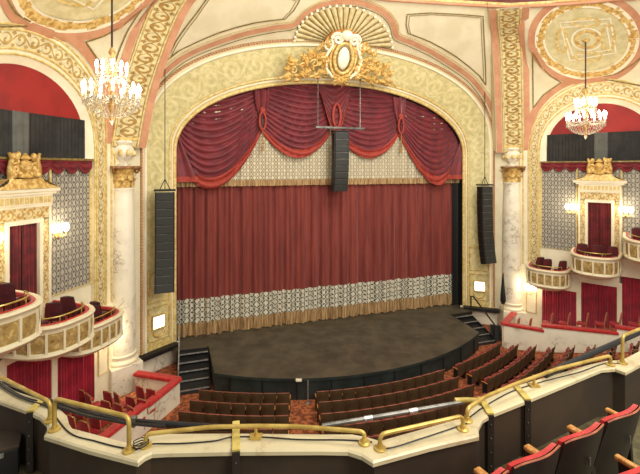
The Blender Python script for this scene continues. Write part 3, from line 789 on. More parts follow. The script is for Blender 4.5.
# ---- marble columns carrying the ribs
CN = Tdir(-.47, .88)
for sd in (1, -1):
    b = T(sd*11.5, 2.1, FLOOR_Z)
    t = thing('marble_column', b, 'tall cream marble column with gilded capital and urn, %s of the stage' % SIDE[sd], 'column', 'marble columns')
    Xc = Tdir(sd*.88, .47).normalized(); Yc = Tdir(-sd*.47, .88).normalized()
    h = lambda z: Vector((b.x, b.y, z+EYE))
    obj('plinth', MB().rbox(h(-9.85), 1.42, 1.42, 1.3, .04, Xc, Yc), M['marble'], t)
    obj('base', MB().lathe(h(-9.2), [(.68,0),(.72,.08),(.68,.17),(.6,.2),(.58,.28),(.64,.34),(.64,.42),(.55,.48)], 32), M['ivory'], t, True)
    obj('shaft', MB().lathe(h(-8.72), [(.58,0),(.585,1.5),(.575,3.5),(.55,5.5),(.51,7.4),(.5,7.6),(.54,7.68),(.5,7.74)], 36), M['marble'], t, True)
    mb = MB().lathe(h(-.98), [(.46,0),(.44,.1),(.45,.5),(.55,.8),(.62,.9)], 24)
    for ringi, (nl, z0, hl, r0) in enumerate(((8, .02, .48, .5), (8, .35, .5, .53))):
        for k in range(nl):
            a = 2*PI*(k+.5*ringi)/nl; D = Vector((math.cos(a), math.sin(a), 0)); Tn = Vector((-math.sin(a), math.cos(a), 0)); rows = []
            for i in range(6):
                q = i/5; w = .17*(1-.55*q*q); o = r0 + .03 + .2*q**3
                rows.append([h(-.98+z0+hl*q - (.1*max(0, q-.8)*5)*.6) + D*(o-.03*abs(x)) + Tn*(w*x) for x in (-1, -.3, 0, .3, 1)])
            mb.grid(rows)
    obj('capital', mb, M['gold'], t, True)
    mb = MB().rbox(h(-.02), 1.3, 1.3, .14, .03, Xc, Yc)
    for ex in (-1, 1):
        for ey in (-1, 1):
            c = h(-.2) + Xc*(ex*.5) + Yc*(ey*.5); D = (Xc*ex+Yc*ey).normalized()
            mb.tube([c + D*(.14*(1-j/16)*math.cos(j*.55)) + Vector((0,0,.14*(1-j/16)*math.sin(j*.55))) for j in range(14)], .05, 6)
    plab(obj('abacus', mb, plain('bronzed_gilt_%d' % sd, (150,104,48), (104,66,28), .45, .2, scale=6), t, True), 'dark gilt square abacus with corner volutes')
    obj('urn', MB().lathe(h(.05), [(.34,0),(.34,.1),(.2,.16),(.24,.24),(.44,.42),(.53,.66),(.52,.86),(.44,.96),(.5,1.02),(.56,1.1),(.5,1.2)], 28), M['marble'], t, True)
    mb = MB()
    for k in range(10):
        a = 2*PI*k/10; mb.ball(h(.66)+Vector((math.cos(a)*.53, math.sin(a)*.53, 0)), .12, .08, .16, 8, 5)
    obj('urn_mask', mb, M['palegold'], t, True)
    obj('impost', MB().rbox(h(1.42), 1.15, .9, .36, .05, Xc, Yc), M['gold'], t)
    if sd > 0: pass

# ------------------------------------------------------------------ stage
apron = []
for k in range(41):
    th = math.radians(-33.4 + 66.8*k/40); apron.append((13.4*math.sin(th), -7.2 + 13.4*math.cos(th)))
edge = [(-9.6, -1.3), (-9.2, 1.0), (-7.5, 1.1)] + apron + [(7.5, 1.1), (9.2, 1.0), (9.6, -1.3)]
st = thing('stage', T(0, 3, FLOOR_Z), 'dark worn wooden stage with a curved apron in front of the red curtain', 'stage')
obj('deck', MB().prism([T(u, v, STAGE_Z) for u, v in edge], (0,0,-.08)), M['stage'], st)
mb = MB(); E2 = [(-7.5, 1.1)] + apron + [(7.5, 1.1)]
mb.grid([[T(u, v-.06, z) for u, v in E2] for z in (FLOOR_Z-.05, STAGE_Z-.07)]); mb.grid([[T(u*1.002, v+.02, z) for u, v in E2] for z in (STAGE_Z-.12, STAGE_Z+.005)])
obj('apron_front', mb, M['skirt'], st)
for k in range(2, 40, 4):
    u, v = apron[k]; obj('apron_batten', MB().box(T(u, v-.03, -9.98), .05, .05, .95), M['black'], st)
bk = struct(obj('wall_stage', MB().poly([T(-11, -1.25, STAGE_Z), T(11, -1.25, STAGE_Z), T(11, -1.25, 7), T(-11, -1.25, 7)]), M['black']))
for sd in (1,):
    mb = MB(); rows = [[T(sd*(8.7+.62*k/24), -.32+.04*math.sin(k*1.6), z) for k in range(25)] for z in (STAGE_Z, 1.0)]
    o = obj('masking_drape', mb.grid(rows), M['black'], None, True); tag(o, 'narrow black masking drape at the %s edge of the red curtain' % SIDE[sd], 'drape')

# small things at the head of the left aisle
p = T(-3.45, 5.98, FLOOR_Z)
t = thing('metal_post', p, 'slim white metal post standing against the stage front at the aisle', 'post')
obj('pole', MB().tube([p, p+Vector((0,0,1.02))], .03, 8), M['metal'], t, True); obj('foot', MB().lathe(p, [(.09,0),(.09,.02),(.03,.05)], 14), M['metal'], t, True)
p = T(-3.85, 5.9, STAGE_Z)
t = thing('stage_fitting', p, 'small pale fitting lying on the stage edge above the aisle', 'stage fitting')
obj('body', MB().rbox(p+Vector((0,0,.06)), .26, .14, .1, .03), M['ivory'], t, True); obj('yoke', MB().tube([p+Vector((-.15,0,.02)), p+Vector((-.16,0,.14)), p+Vector((.16,0,.14)), p+Vector((.15,0,.02))], .012, 6), M['metal'], t, True)
# ---- house curtain
def pl_v(u):
    return .10*math.sin(u*9.0+.8*math.sin(u*1.7)) + .06*math.sin(u*19.3+1.3) + .05*math.sin(u*2.3)
hc = thing('house_curtain', T(0, -.5, STAGE_Z), 'closed red pleated house curtain with a damask border and gold fringe', 'curtain')
NU = 520
def drape(z0, z1, off, uvs=1.0, nz=4, u0=-9.3, u1=8.95, jag=0):
    rows = []
    for i in range(nz+1):
        t = i/nz; z = z1+(z0-z1)*t
        rows.append([T(u0+(u1-u0)*k/NU, -.5+off+pl_v(u0+(u1-u0)*k/NU)*(.55+.45*min(1, (3-z)/10)), z + (jag*rnd.random() if i == nz else 0)) for k in range(NU+1)])
    return MB().grid(rows, lambda i, j: ((u0+(u1-u0)*j/NU), z1+(z0-z1)*i/nz))
obj('drape', drape(-7.45, 5.0, 0), M['curtain'], hc, True)
obj('damask_border', drape(-8.76, -7.4, .015), M['damcurt'], hc, True)
obj('fringe', drape(-9.49, -8.74, .025, jag=.05), M['fringe'], hc, True)
# ---- valance of five swags over a damask underpanel
va = thing('valance', T(0, .05, 1.0), 'deep red swagged valance over fringed damask across the top of the stage', 'valance')
def vdrape(z0, z1, off, jag=0):
    rows = []
    for i in range(4):
        z = z1+(z0-z1)*i/3
        rows.append([T(-9.25+18.5*k/300, -.27+off+.05*math.sin(k*.55)+.02*math.sin(k*1.3), z+(jag*rnd.random() if i == 3 else 0)) for k in range(301)])
    return MB().grid(rows, lambda i, j: (-9.15+18.3*j/300, z1+(z0-z1)*i/3))
obj('damask_panel', vdrape(-.76, 3.5, 0), M['damval'], va, True)
obj('fringe', vdrape(-1.12, -.74, .02, .04), M['fringe'], va, True)
def swag(uL, uR, ztL, zaL, ztR, zaR, drop, v, folds, depth=.16, skew=0.5, pw=1.0):
    # draped folds from attachment to attachment; the last strip is the trim
    NI, NJ = 40, 64; body = []; trim = []
    for j in range(NJ+9):
        t = j/NJ; row = []
        for i in range(NI+1):
            x = i/NI; zl = ztL+(zaL-ztL)*t; zr_ = ztR+(zaR-ztR)*t
            xx = x**(math.log(.5)/math.log(skew)); sag = (4*xx*(1-xx))**pw
            z = zl+(zr_-zl)*x - drop*min(t, 1.12)*sag
            env = math.sin(PI*x)**.5
            tt = t + .05*math.sin(3*x+uL)
            fo = depth*env*(abs(math.sin(PI*folds*tt))**.8 - .4) + .25*env*t
            row.append(T(uL+(uR-uL)*x, v+fo, z))
        (body if j <= NJ else trim).append(row)
        if j == NJ: trim.append([p.copy() for p in row])
    a = obj('swag', MB().grid(body), M['swag'], va, True)
    obj('trim', MB().grid(trim), M['trimred'], a, True)
swag(-9.3, -4.45, 4.2, 1.5, 4.9, 2.35, 2.45, -.28, 13, .2, skew=.44)
swag(4.45, 9.3, 4.9, 2.35, 4.2, 1.5, 2.45, -.28, 13, .2, skew=.56)
swag(-4.5, -.25, 5.2, 2.4, 5.2, 2.3, 1.3, -.26, 12, .2)
swag(.25, 4.5, 5.2, 2.3, 5.2, 2.4, 1.3, -.26, 12, .2)
swag(-1.05, 1.05, 5.3, 4.7, 5.3, 4.7, 2.35, -.02, 7, .1, pw=1.5)
for u in (-4.47, 4.47):
    rows = []
    for i in range(14):
        t = i/13; z = 4.5-2.3*t; hw = .34*(1-t)+.14+.12*math.sin(PI*t*2)*t
        rows.append([T(u+hw*x, .08+.07*math.cos(x*PI*2.5)-.1*abs(x), z) for x in [q/8-1 for q in range(17)]])
    a = obj('jabot', MB().grid(rows), M['swag'], va, True)
    mb = MB().ball(T(u, .16, 3.25), .17, .1, .2); mb.tube([T(u+.18*math.cos(k*.4), .18, 2.65+.5*math.sin(k*.4)) for k in range(16)], .06, 6, closed=True)
    obj('knot', mb, M['trimred'], a, True)
    obj('tassel', MB().lathe(T(u, .2, .9), [(.09,0),(.08,.3),(.03,.42),(.09,.5),(.05,.62),(.02,1.2)], 10), M['fringe'], a, True)
a = obj('pendant', MB().tube([T(.24*math.sin(2*PI*k/24), .36, 3.1+.7*math.cos(2*PI*k/24)) for k in range(24)], .08, 7, closed=True), M['trimred'], va, True)
for sd in (-1, 1):
    rows = []
    for i in range(9):
        t = i/8; z = 1.2-2.0*t
        rows.append([T(sd*(9.22-(.2+1.0*t)*x), .1+.06*math.sin(x*9), z+.5*x*(1-t)-.0) for x in [q/12 for q in range(13)]])
    b_ = obj('tail', MB().grid(rows), M['swag'], va, True)
    rows = [[T(sd*(9.22-1.2*q/12), .13+.06*math.sin(q/12*9), -.8+dz) for q in range(13)] for dz in (.28, -.02)]
    obj('trim', MB().grid(rows), M['trimred'], b_, True)

# ------------------------------------------------------------------ line-array loudspeakers
def array(name, u, v, ztop, n, hh, wd_, curve, label, wire_to):
    t = thing(name, T(u, v, ztop-n*hh), label, 'loudspeaker')
    Xa, Ya = Tdir(1, 0), Tdir(0, 1); z = ztop; y = 0; ang = 0
    obj('fly_frame', MB().rbox(T(u, v, ztop+.1), wd_*1.08, .5, .09, .02, Xa, Ya), M['black'], t)
    for k in range(n):
        ang = curve*(k/n)**2
        Zt = (Vector((0,0,1))*math.cos(ang) + Ya*math.sin(ang)); Yt = (Ya*math.cos(ang) - Vector((0,0,1))*math.sin(ang))
        c = T(u, v, z) + Ya*y - Zt*(hh/2)
        o = obj('cabinet', MB().rbox(c, wd_*.86, .55, hh*.94, .03, Xa, Yt, Zt), M['speaker'], t)
        y -= math.sin(ang)*hh; z -= math.cos(ang)*hh
        for e in (-1, 1): obj('rigging_strap', MB().box(c + Xa*(e*wd_*.45), .07, .4, hh*.98, Xa, Yt, Zt), M['black'], o)
        obj('seam', MB().box(c + Zt*(hh*.48) + Yt*.28, wd_*.84, .02, .025, Xa, Yt, Zt), M['pipe'], o)
    for w in wire_to:
        obj('hanging_wire', MB().tube([w[0], w[1]], .022, 5), M['cable'], t)
    return t
for sd in (-1, 1):
    u = sd*9.62
    top = (hit(bvhF, 486, 90) or hit(bvhF, 488, 86) or hit(bvhF, 490, 80))[0]
    array('line_array', u, 1.8, -1.25, 12, .41, .92, -.25, 'tall black line array loudspeaker hanging on the %s side of the stage frame' % SIDE[sd],
          [(T(u, 1.8, -1.15), T(u, 1.8, Tinv(top)[2]-.1)), (T(u-.25, 1.8, -1.15), T(u, 1.8, -.6)), (T(u+.25, 1.8, -1.15), T(u, 1.8, -.6))])
ca = array('line_array', 0, 1.0, 2.0, 9, .38, .95, .3, 'curved black line array loudspeaker hanging before the centre of the valance', [(T(-.3, 1.0, 2.1), T(-.3, 1.0, 2.24)), (T(.3, 1.0, 2.1), T(.3, 1.0, 2.24))])
t = thing('rigging_bar', T(0, 1.0, 2.2), 'horizontal steel bar on two wires above the central loudspeaker', 'rigging bar')
obj('bar', MB().rbox(T(0, 1.0, 2.3), 3.1, .14, .13, .03, Tdir(1,0), Tdir(0,1)), M['pipe'], t)
for u, zt in ((-1.4, 5.3), (1.25, 6.3)):
    obj('wire', MB().tube([T(u, 1.0, 2.3), T(u, 1.0, zt)], .028, 6), M['pipe'], t)

# ------------------------------------------------------------------ stairs at the ends of the apron
for sd in (-1, 1):
    um = sd*8.25
    t = thing('stage_steps', T(um, 2.8, FLOOR_Z), 'black metal steps with bright nosings and handrail, %s end of the stage' % SIDE[sd], 'steps', 'steps up to the stage')
    for k in range(5):
        z = -9.6-.2*k; v = 1.28+.5*k
        o = obj('tread', MB().box(T(um, v, z), 1.4, .4, .05, Tdir(1,0), Tdir(0,1)), M['black'], t)
        obj('nosing', MB().box(T(um, v+.2, z+.02), 1.4, .05, .05, Tdir(1,0), Tdir(0,1)), M['metal'], o)
    for e in (-.72, .68):
        obj('stringer', MB().prism([T(um+e, 1.05, -9.48), T(um+e, 1.05, -9.85), T(um+e, 3.5, -10.48), T(um+e, 3.65, -10.35)], Tdir(.05,0)), M['black'], t)
    obj('backing', MB().prism([T(um-.72, 1.0, -9.6), T(um+.72, 1.0, -9.6), T(um+.72, 3.6, -10.47), T(um-.72, 3.6, -10.47)], Vector((0,0,-.03))), M['black'], t)
    obj('landing_riser', MB().prism([T(um-.85, 1.12, STAGE_Z-.03), T(um+.95, 1.12, STAGE_Z-.03), T(um+.95, 1.12, FLOOR_Z), T(um-.85, 1.12, FLOOR_Z)], Tdir(0, -.08)), M['black'], t)
    hr = MB()
    us = um + (-.7 if sd < 0 else .7)
    hr.tube([T(us, 1.3, -9.3), T(us, 1.3, -8.4), T(us, 1.5, -8.35), T(us, 3.4, -9.45), T(us, 3.4, -10.45)], .03 if sd < 0 else .05, 6)
    if sd < 0: hr.tube([T(us, 1.3, -8.8), T(us, 3.4, -9.9)], .022, 6)
    obj('handrail', hr, M['metal'] if sd < 0 else M['black'], t, True)
# small floor loudspeaker and furled flag on the right
c = T(9.3, 3.1, FLOOR_Z)
t = thing('floor_monitor', c, 'small black floor loudspeaker leaning by the right pier of the stage', 'loudspeaker')
Xa, Ya = Tdir(.8,.6).normalized(), Tdir(-.6,.8).normalized()
obj('cabinet', MB().prism([c+Xa*.3+Ya*.25, c+Xa*.3-Ya*.25, c+Xa*.3-Ya*.2+Vector((0,0,.8)), c+Xa*.3+Ya*.02+Vector((0,0,.85))], Xa*-.6), M['speaker'], t)
obj('grille', MB().box(c+Ya*.16+Vector((0,0,.45)), .5, .02, .7, Xa, Ya, (Vector((0,0,1))-Ya*.27).normalized()), M['black'], t)
c = T(10.2, 2.75, STAGE_Z)
t = thing('furled_flag', c, 'furled black flag on a pole beside the right marble column', 'flag')
obj('pole', MB().tube([c+Vector((0,0,-.9)), c+Vector((0,0,2.9))], .025, 6), M['gilt'], t, True)
obj('cloth', MB().lathe(c+Vector((0,0,.95)), [(.03,1.9),(.07,1.5),(.12,1.0),(.16,.5),(.17,.2),(.1,0)], 9), M['black'], t, True)
obj('base', MB().lathe(c+Vector((0,0,-1.1)), [(.2,0),(.2,.1),(.06,.2)], 14), M['black'], t, True)

# ------------------------------------------------------------------ sconces and chandeliers
def sconce(p, N, label, gr):
    t = thing('wall_sconce', p-Vector((0,0,.25)), label, 'wall lamp', gr)
    Xn = N.cross(Vector((0,0,1)))
    mb = MB().ball(p-Vector((0,0,.1)), .09, .05, .2); 
    for e in (-1, 0, 1): mb.tube([p-Vector((0,0,.12)), p+N*.12+Xn*(e*.12)-Vector((0,0,.22)), p+N*.2+Xn*(e*.24)-Vector((0,0,.12)), p+N*.2+Xn*(e*.24)-Vector((0,0,.02))], .025, 6)
    obj('bracket', mb, M['gold'], t, True)
    for e in (-1, 0, 1): obj('shade', MB().lathe(p+N*.2+Xn*(e*.24), [(.05,0),(.1,.08),(.11,.2),(.08,.3),(.05,.31)], 12), M['shade'], t, True)
    mb = MB()
    for e in (-1, 0, 1):
        for q in range(5): mb.ball(p+N*.2+Xn*(e*.24+.07*math.cos(q*1.26))+Vector((0,0,-.12-.03*q)), .022, n=5, m=3)
    obj('crystal_drops', mb, M['crystal'], t)
    point('sconce_light', p+N*.55+Vector((0,0,.15)), 38, .12)
for sd in (-1, 1):
    for e in (-1, 1):
        sconce(S(sd, e*1.28, -.12, -2.55), Sdir(sd, 0, 1), 'lit crystal wall sconce on the damask %s of the %s doorway' % (('on the stage side' if e < 0 else 'on the audience side').replace('on the ', ''), SIDE[sd]), 'damask wall sconces')
    sconce(S(sd, -3.48, .1, -7.75), Sdir(sd, 0, 1), 'lit sconce on the cream pier below the %s lowest box' % SIDE[sd], 'lower wall sconces')

def chandelier(c, ztop, label, K=.93):
    t = thing('chandelier', Vector((c.x, c.y, ztop)), label, 'chandelier', 'crystal chandeliers')
    P = lambda r, a, z: Vector((c.x+K*r*math.cos(a), c.y+K*r*math.sin(a), c.z+K*z))
    obj('suspension_rod', MB().tube([P(0,0,1.5), Vector((c.x, c.y, ztop))], .035, 8), plain('dark_rod', (60,34,26), (40,22,18), .5), t, True)
    obj('ceiling_rose', MB().lathe(Vector((c.x, c.y, ztop-.12)), [(.04,0),(.16,.05),(.2,.12)], 14), M['gold'], t, True)
    obj('stem', MB().lathe(c, [(.04,-1.0),(.1,-.9),(.05,-.75),(.12,-.5),(.07,-.2),(.12,.1),(.06,.4),(.14,.65),(.07,.9),(.05,1.2),(.12,1.35),(.03,1.55)], 14), M['gilt'], t, True)
    for nm, n, r, zb in (('lower', 16, .95, -.12), ('upper', 10, .52, .68)):
        mb = MB(); mb.tube([P(r*.82, 2*PI*k/40, zb-.2) for k in range(40)], .03, 6, closed=True)
        for k in range(n):
            a = 2*PI*(k+.3)/n
            mb.tube([P(.08, a, zb-.05), P(r*.4, a, zb-.3), P(r*.8, a, zb-.28), P(r, a, zb-.1), P(r, a, zb)], .018, 5)
            mb.lathe(P(r, a, zb-.03), [(.02,0),(.07,.02),(.04,.05)], 8)
        ar = obj('candle_arms', mb, M['crystal'], t, True)
        for k in range(n):
            a = 2*PI*(k+.3)/n
            obj('candle_bulb', MB().lathe(P(r, a, zb+.02), [(.025,0),(.028,.16),(.05,.2),(.055,.26),(.03,.34),(.005,.38)], 7), M['bulb'], ar, True)
    mb = MB(); r = random.Random(3)
    def drop(p, s):
        mb.add([p+Vector((0,0,s*1.5)), p+Vector((s,0,0)), p+Vector((0,s,0)), p+Vector((-s,0,0)), p+Vector((0,-s,0)), p-Vector((0,0,s*2.0))], [(0,1,2),(0,2,3),(0,3,4),(0,4,1),(5,2,1),(5,3,2),(5,4,3),(5,1,4)])
    for k in range(24):
        a = 2*PI*k/24
        for j in range(9):            # basket of chains
            q = j/8; drop(P(.86*math.cos(q*1.35)+.03, a, -.32-.62*math.sin(q*1.4)), .032)
        for j in range(6): q = j/5; drop(P(.12+.36*q**1.6, a, 1.2-.62*q), .024)
        for j in range(4): q = j/3; drop(P(.5+.3*q, a, .48-.45*q-.1*math.sin(PI*q)), .024)
    for n, rr, z in ((32, .95, -.3), (20, .52, .48)):
        for k in range(n):
            for j in range(3): drop(P(rr, 2*PI*k/n, z-.1*j), .028)
    drop(P(0, 0, -1.08), .09)
    stuff(obj('crystal_drops', mb, M['crystal'], t))
    point('chandelier_light', c+Vector((0,0,.5)), 130, .5); point('chandelier_light', c+Vector((0,0,-1.3)), 60, .3)
chandelier(T(-11.0, 7.63, 2.62), EYE+7.6, 'lit crystal chandelier hanging on a long rod before the left boxes')
h = hit(bvhS, 585.6, 40)[0]; d = h.y
chandelier(Vector((h.x, d, EYE + (HY-117.5)/FPX*d)), h.z, 'lit crystal chandelier hanging from the round medallion on the right')

# ------------------------------------------------------------------ stalls floor, lower boxes
def floor_z(u, v):
    R = math.hypot(u, v+10); return FLOOR_Z + .045*max(0, R-16.5) + .03*max(0, min(u, 13)-5)*max(0, R-17)
rows = []
for i in range(40):
    v = -1.5+24*i/39*1.0
    rows.append([T(-20+40*k/40, v, floor_z(-20+k, v)) for k in range(41)])
fl = struct(obj('floor', MB().grid(rows), M['carpet'], smooth=True))
def par(q, off=0): return (8.95+.552*q - .834*off, 4.2+.834*q + .552*off)   # parapet line of the lower boxes
PARTOP = {-1: [(0, 2.0, -9.42, -9.38), (2.0, 5.27, -9.3, -9.22), (5.27, 10, -9.12, -9.05)], 1: [(0, 2.0, -9.08, -8.95), (2.0, 5.27, -8.68, -8.25), (5.27, 10, -7.95, -7.6)]}
for sd in (-1, 1):
    t = thing('box_parapet', T(sd*par(3)[0], par(3)[1], FLOOR_Z), 'veined marble parapet with red padded top before the %s lower boxes' % SIDE[sd], 'parapet', 'lower box parapets')
    back = (10.75, 3.05)
    def wallseg(P0, P1, z0, z1, zb=FLOOR_Z-.02):
        a, b = T(sd*P0[0], P0[1], 0), T(sd*P1[0], P1[1], 0); d = (b-a).normalized(); n = d.cross(Vector((0,0,1)))*.11
        A = [Vector((q.x, q.y, zz+EYE)) for q, zz in ((a-n, zb), (a+n, zb), (a+n, z0-.1), (a-n, z0-.1))]
        B = [Vector((q.x, q.y, zz+EYE)) for q, zz in ((b-n, zb), (b+n, zb), (b+n, z1-.1), (b-n, z1-.1))]
        return MB().add(A+B, [(0,1,2,3),(7,6,5,4),(0,4,5,1),(1,5,6,2),(2,6,7,3),(3,7,4,0)])
    def pad(P0, P1, z0, z1):
        a, b = T(sd*P0[0], P0[1], z0), T(sd*P1[0], P1[1], z1); d = (b-a).normalized(); n = d.cross(Vector((0,0,1))).normalized(); up = n.cross(d)
        return MB().rbox((a+b)/2-up*.03, (b-a).length+.16, .36, .15, .05, d, n, up)
    z0 = PARTOP[sd][0][2]
    obj('marble_wall', wallseg(back, par(0), z0, z0), M['marble'], t); obj('padded_top', pad(back, par(0), z0, z0), M['redvel'], t)
    for q0, q1, za, zb in PARTOP[sd]:
        obj('marble_wall', wallseg(par(q0), par(q1), za, zb), M['marble'], t); obj('padded_top', pad(par(q0), par(q1), za, zb), M['redvel'], t)
    pf = struct(obj('floor', MB().add([T(sd*u, v, z-.0) for u, v, z in ((10.75, 3.05, -10.2), (par(0)[0], par(0)[1], -10.2), (*par(10), -10.2 if sd < 0 else -9.2), (20, 12, -10.2 if sd < 0 else -9.2))], [(0,1,2,3)]), M['parcarp']))

# ------------------------------------------------------------------ seats and chairs
def stalls_seat():
    t = thing('stalls_chair', (0,0,0), '', 'chair')
    rows = []
    for i in range(7):
        q = i/6; z = .28+.62*q; hw = .272-.012*q**3
        rows.append([Vector((hw*x, -.02-.14*q-.05*(1-x*x)+.02*q, z + (.03*(1-x*x) if i == 6 else 0))) for x in (-1, -.5, 0, .5, 1)])
    mb = MB().grid(rows); fr = [[p+Vector((0,.035,0)) for p in r] for r in rows]
    mb.grid([rows[-1], fr[-1]]); mb.grid([[r[0] for r in rows], [r[0] for r in fr]]); mb.grid([[r[-1] for r in rows], [r[-1] for r in fr]])
    bk = obj('backrest', mb, M['seatback'], t, True)
    dz = Vector((0,0,-.1)); cush = MB().grid([[p+dz+Vector((0,.04+.03*math.sin(PI*min(1, i/6)),0)) for p in r] for i, r in enumerate(fr)]); cush.grid([[p+dz+Vector((0,.04,0)) for p in fr[-1]], [p+dz for p in fr[-1]]])
    plab(obj('back_cushion', cush, M['seatred'], t, True), 'red plush back cushion')
    tr = MB().tube([rows[-1][k]+Vector((0,.01,.012)) for k in range(5)], .014, 5)
    obj('top_edging', tr, M['seattrim'], t, True)
    plab(obj('seat', MB().rbox((0, .13, .56), .46, .1, .4, .04), M['seatred'], t), 'red plush tip-up seat, folded up')
    for x in (-.278, .278):
        obj('armrest', MB().rbox((x, .1, .62), .05, .3, .035, .015), M['wood'], t)
        obj('standard', MB().box((x, .08, .3), .03, .24, .6), M['black'], t)
    return t
LED_FAR = [(-60,362),(8,389),(45,401),(58,408),(67,416),(69,424),(72,428.5),(95,434.5),(127,443),(137,439),(147,435),(160,434),(236,433.5),(320,434.5),(352,434.5),(366,437),(380,441),(425,428.5),(464,417.5),(466,411),(472,405),(484,398),(514,386.5),(590,364.5),(606,361),(622,360),(640,351),(720,316)]
def far_y(px):
    for (a, b), (c, d) in zip(LED_FAR, LED_FAR[1:]):
        if a <= px <= c: return b+(d-b)*(px-a)/(c-a) if c > a else b
    return 430
seat0 = stalls_seat(); used = False; nseat = 0
BLK = [('left', -28.2, -14.9, 7, range(6), 0), ('centre', -11.2, 10.3, 0, range(8), .12), ('right', 13.4, 27.2, 0, range(13), .5)]
for name, a0, a1, n0, rws, grow in BLK:
    for r in rws:
        R = 17.0+.83*r; e1 = a1 + grow*r; n = round(math.radians(e1-a0)*R/.56)
        cand = []
        for k in range(n):
            an = math.radians(a0+(e1-a0)*(k+.5)/n); u, v = R*math.sin(an), -10+R*math.cos(an)
            p = T(u, v, floor_z(u, v)); q = p+Vector((0,0,.88-EYE)); px, py = CX+FPX*q.x/q.y, HY-FPX*q.z/q.y
            if py > far_y(px)+1 or px > 650: continue
            cand.append((k, p, rotz_for(Tdir(-math.sin(an), -math.cos(an)))))
        for k, p, rz in cand:
            lab = 'brown-backed theatre seat, %s from the left in the %s row of the %s stalls' % (NTH[k], NTH[r] if r else 'front', name)
            if not used:
                seat0.location = p; seat0.rotation_euler = (0,0,rz); seat0['label'] = lab; seat0['group'] = 'stalls seats, ' + name + ' block'; used = True
            else: copy_tree(seat0, p, rz, lab, 'stalls seats, ' + name + ' block')
            nseat += 1
print('stalls seats', nseat)

def loose_chair(name, plush, frame, k=1.0):
    t = thing(name, (0,0,0), '', 'chair')
    rows = []
    for i in range(6):
        q = i/5; z = .5+.45*k*q; hw = .22*k*(1-.12*q*q)
        rows.append([Vector((hw*x, -.22-.08*q-.03*(1-x*x), z+(.04*(1-x*x) if i == 5 else 0))) for x in (-1, -.5, 0, .5, 1)])
    mb = MB().grid(rows); fr = [[p+Vector((0,.06,0)) for p in r] for r in rows]; mb.grid(fr); mb.grid([rows[-1], fr[-1]])
    for e in (0, -1): mb.grid([[r[e] for r in rows], [r[e] for r in fr]])
    obj('backrest', mb, plush, t, True)
    mb = MB().tube([rows[0][0]+Vector((-.01,.03,-.05)), rows[3][0]+Vector((-.015,.03,0)), rows[5][0]+Vector((0,.03,.02)), rows[5][2]+Vector((0,.03,.03)), rows[5][4]+Vector((0,.03,.02)), rows[3][4]+Vector((.015,.03,0)), rows[0][4]+Vector((.01,.03,-.05))], .014, 6); obj('back_frame', mb, frame, t, True)
    obj('seat', MB().rbox((0, 0, .45), .46, .46, .1, .04), plush, t)
    for sx in (-1, 1):
        for sy in (-1, 1): obj('leg', MB().tube([(sx*.19, sy*.19, .42), (sx*.2, sy*(.2 if sy > 0 else .24), 0)], [.025, .016], 6), frame, t, True)
    return t
red0 = loose_chair('box_chair', M['chairred'], M['gilt'], 1.15); mar0 = loose_chair('box_chair', M['maroon'], plain('dark_chair_frame', (50,24,20), (34,16,14), .5), 1.15)
first = {red0: True, mar0: True}
def put(proto, p, rz, lab, gr):
    if first[proto]:
        proto.location = p; proto.rotation_euler = (0,0,rz); proto['label'] = lab; proto['group'] = gr; first[proto] = False
    else: copy_tree(proto, p, rz, lab, gr)
# chairs of the left lower box, placed where their back tops show
LCH = [(86,388,'by the first crimson curtain, back row left'),(95,393,'by the first crimson curtain, back row right'),(73,399,'second row, half behind the brass rail'),(84,401,'second row beside the rail'),(113,390,'in front of the column plinth, left'),(123,392,'in front of the column plinth, right'),
       (111,399,'second row before the plinth, left'),(124,402,'second row before the plinth, right'),(135.5,395,'beside the parapet, third from its corner'),(137,405,'beside the parapet, near the loudspeaker cable'),(145,385,'at the back corner of the parapet, left'),(155.5,387.5,'at the back corner of the parapet, right'),(147,397.5,'tight against the padded parapet'),(78,414,'front row below the cable bundle, left'),(90,419,'front row below the cable bundle, middle'),(100,410,'third row below the plinth')]
for px, py, w in LCH:
    p = on_z(px, py, -9.22); p.z = EYE-10.2
    put(red0, p, rotz_for(Tdir(.75, -.66)) + rnd.uniform(-.2, .2), 'red plush chair in the left lower box, ' + w, 'red chairs of the left lower box')
RCH = [(514,'beside the padded corner'),(526,'second from the padded corner'),(547,'before the first crimson curtain, left'),(564,'before the first crimson curtain, right'),(582,'before the white mullion'),(600,'before the second crimson curtain'),(615,'before the second mullion'),(634,'before the third crimson curtain')]
for k, (px, w) in enumerate(RCH):
    best = min((abs(CX+FPX*S(1, s/50, 2.4, 0).x/S(1, s/50, 2.4, 0).y - px), s/50) for s in range(-300, 300))[1]
    p = S(1, best, 2.4, 0); zt = (HY-(319 if k < 2 else 314.5))/FPX*p.y; p.z = zt+EYE-.93
    put(red0, p, rotz_for(Tdir(-.55, -.84)), 'red plush chair in the right lower box, ' + w, 'red chairs of the right lower box')
# maroon chairs in the upper boxes
BOXCH = {0: [(-.55, .35, 'stage end'), (-.1, .5, 'middle'), (.65, .5, 'audience end')], 1: [(-.6, .6, 'stage end'), (.05, .62, 'middle'), (.7, .6, 'audience end')], 2: [(-.6, .6, 'stage end'), (.1, .65, 'middle')]}
for sd in (1, -1):
    for bi, L_ in BOXCH.items():
        s0, hs, reach, zr = BOXDEF[sd][bi]
        for ds, wf_, w in L_:
            put(mar0, S(sd, s0+ds, reach*wf_, zr-.49), rotz_for(S(sd, s0+ds, reach*wf_, 0).normalized()) + sd*.35 + rnd.uniform(-.35, .35), 'dark maroon chair in the %s %s box, %s' % (SIDE[sd], ('lowest', 'middle', 'highest')[bi], w), 'maroon box chairs')

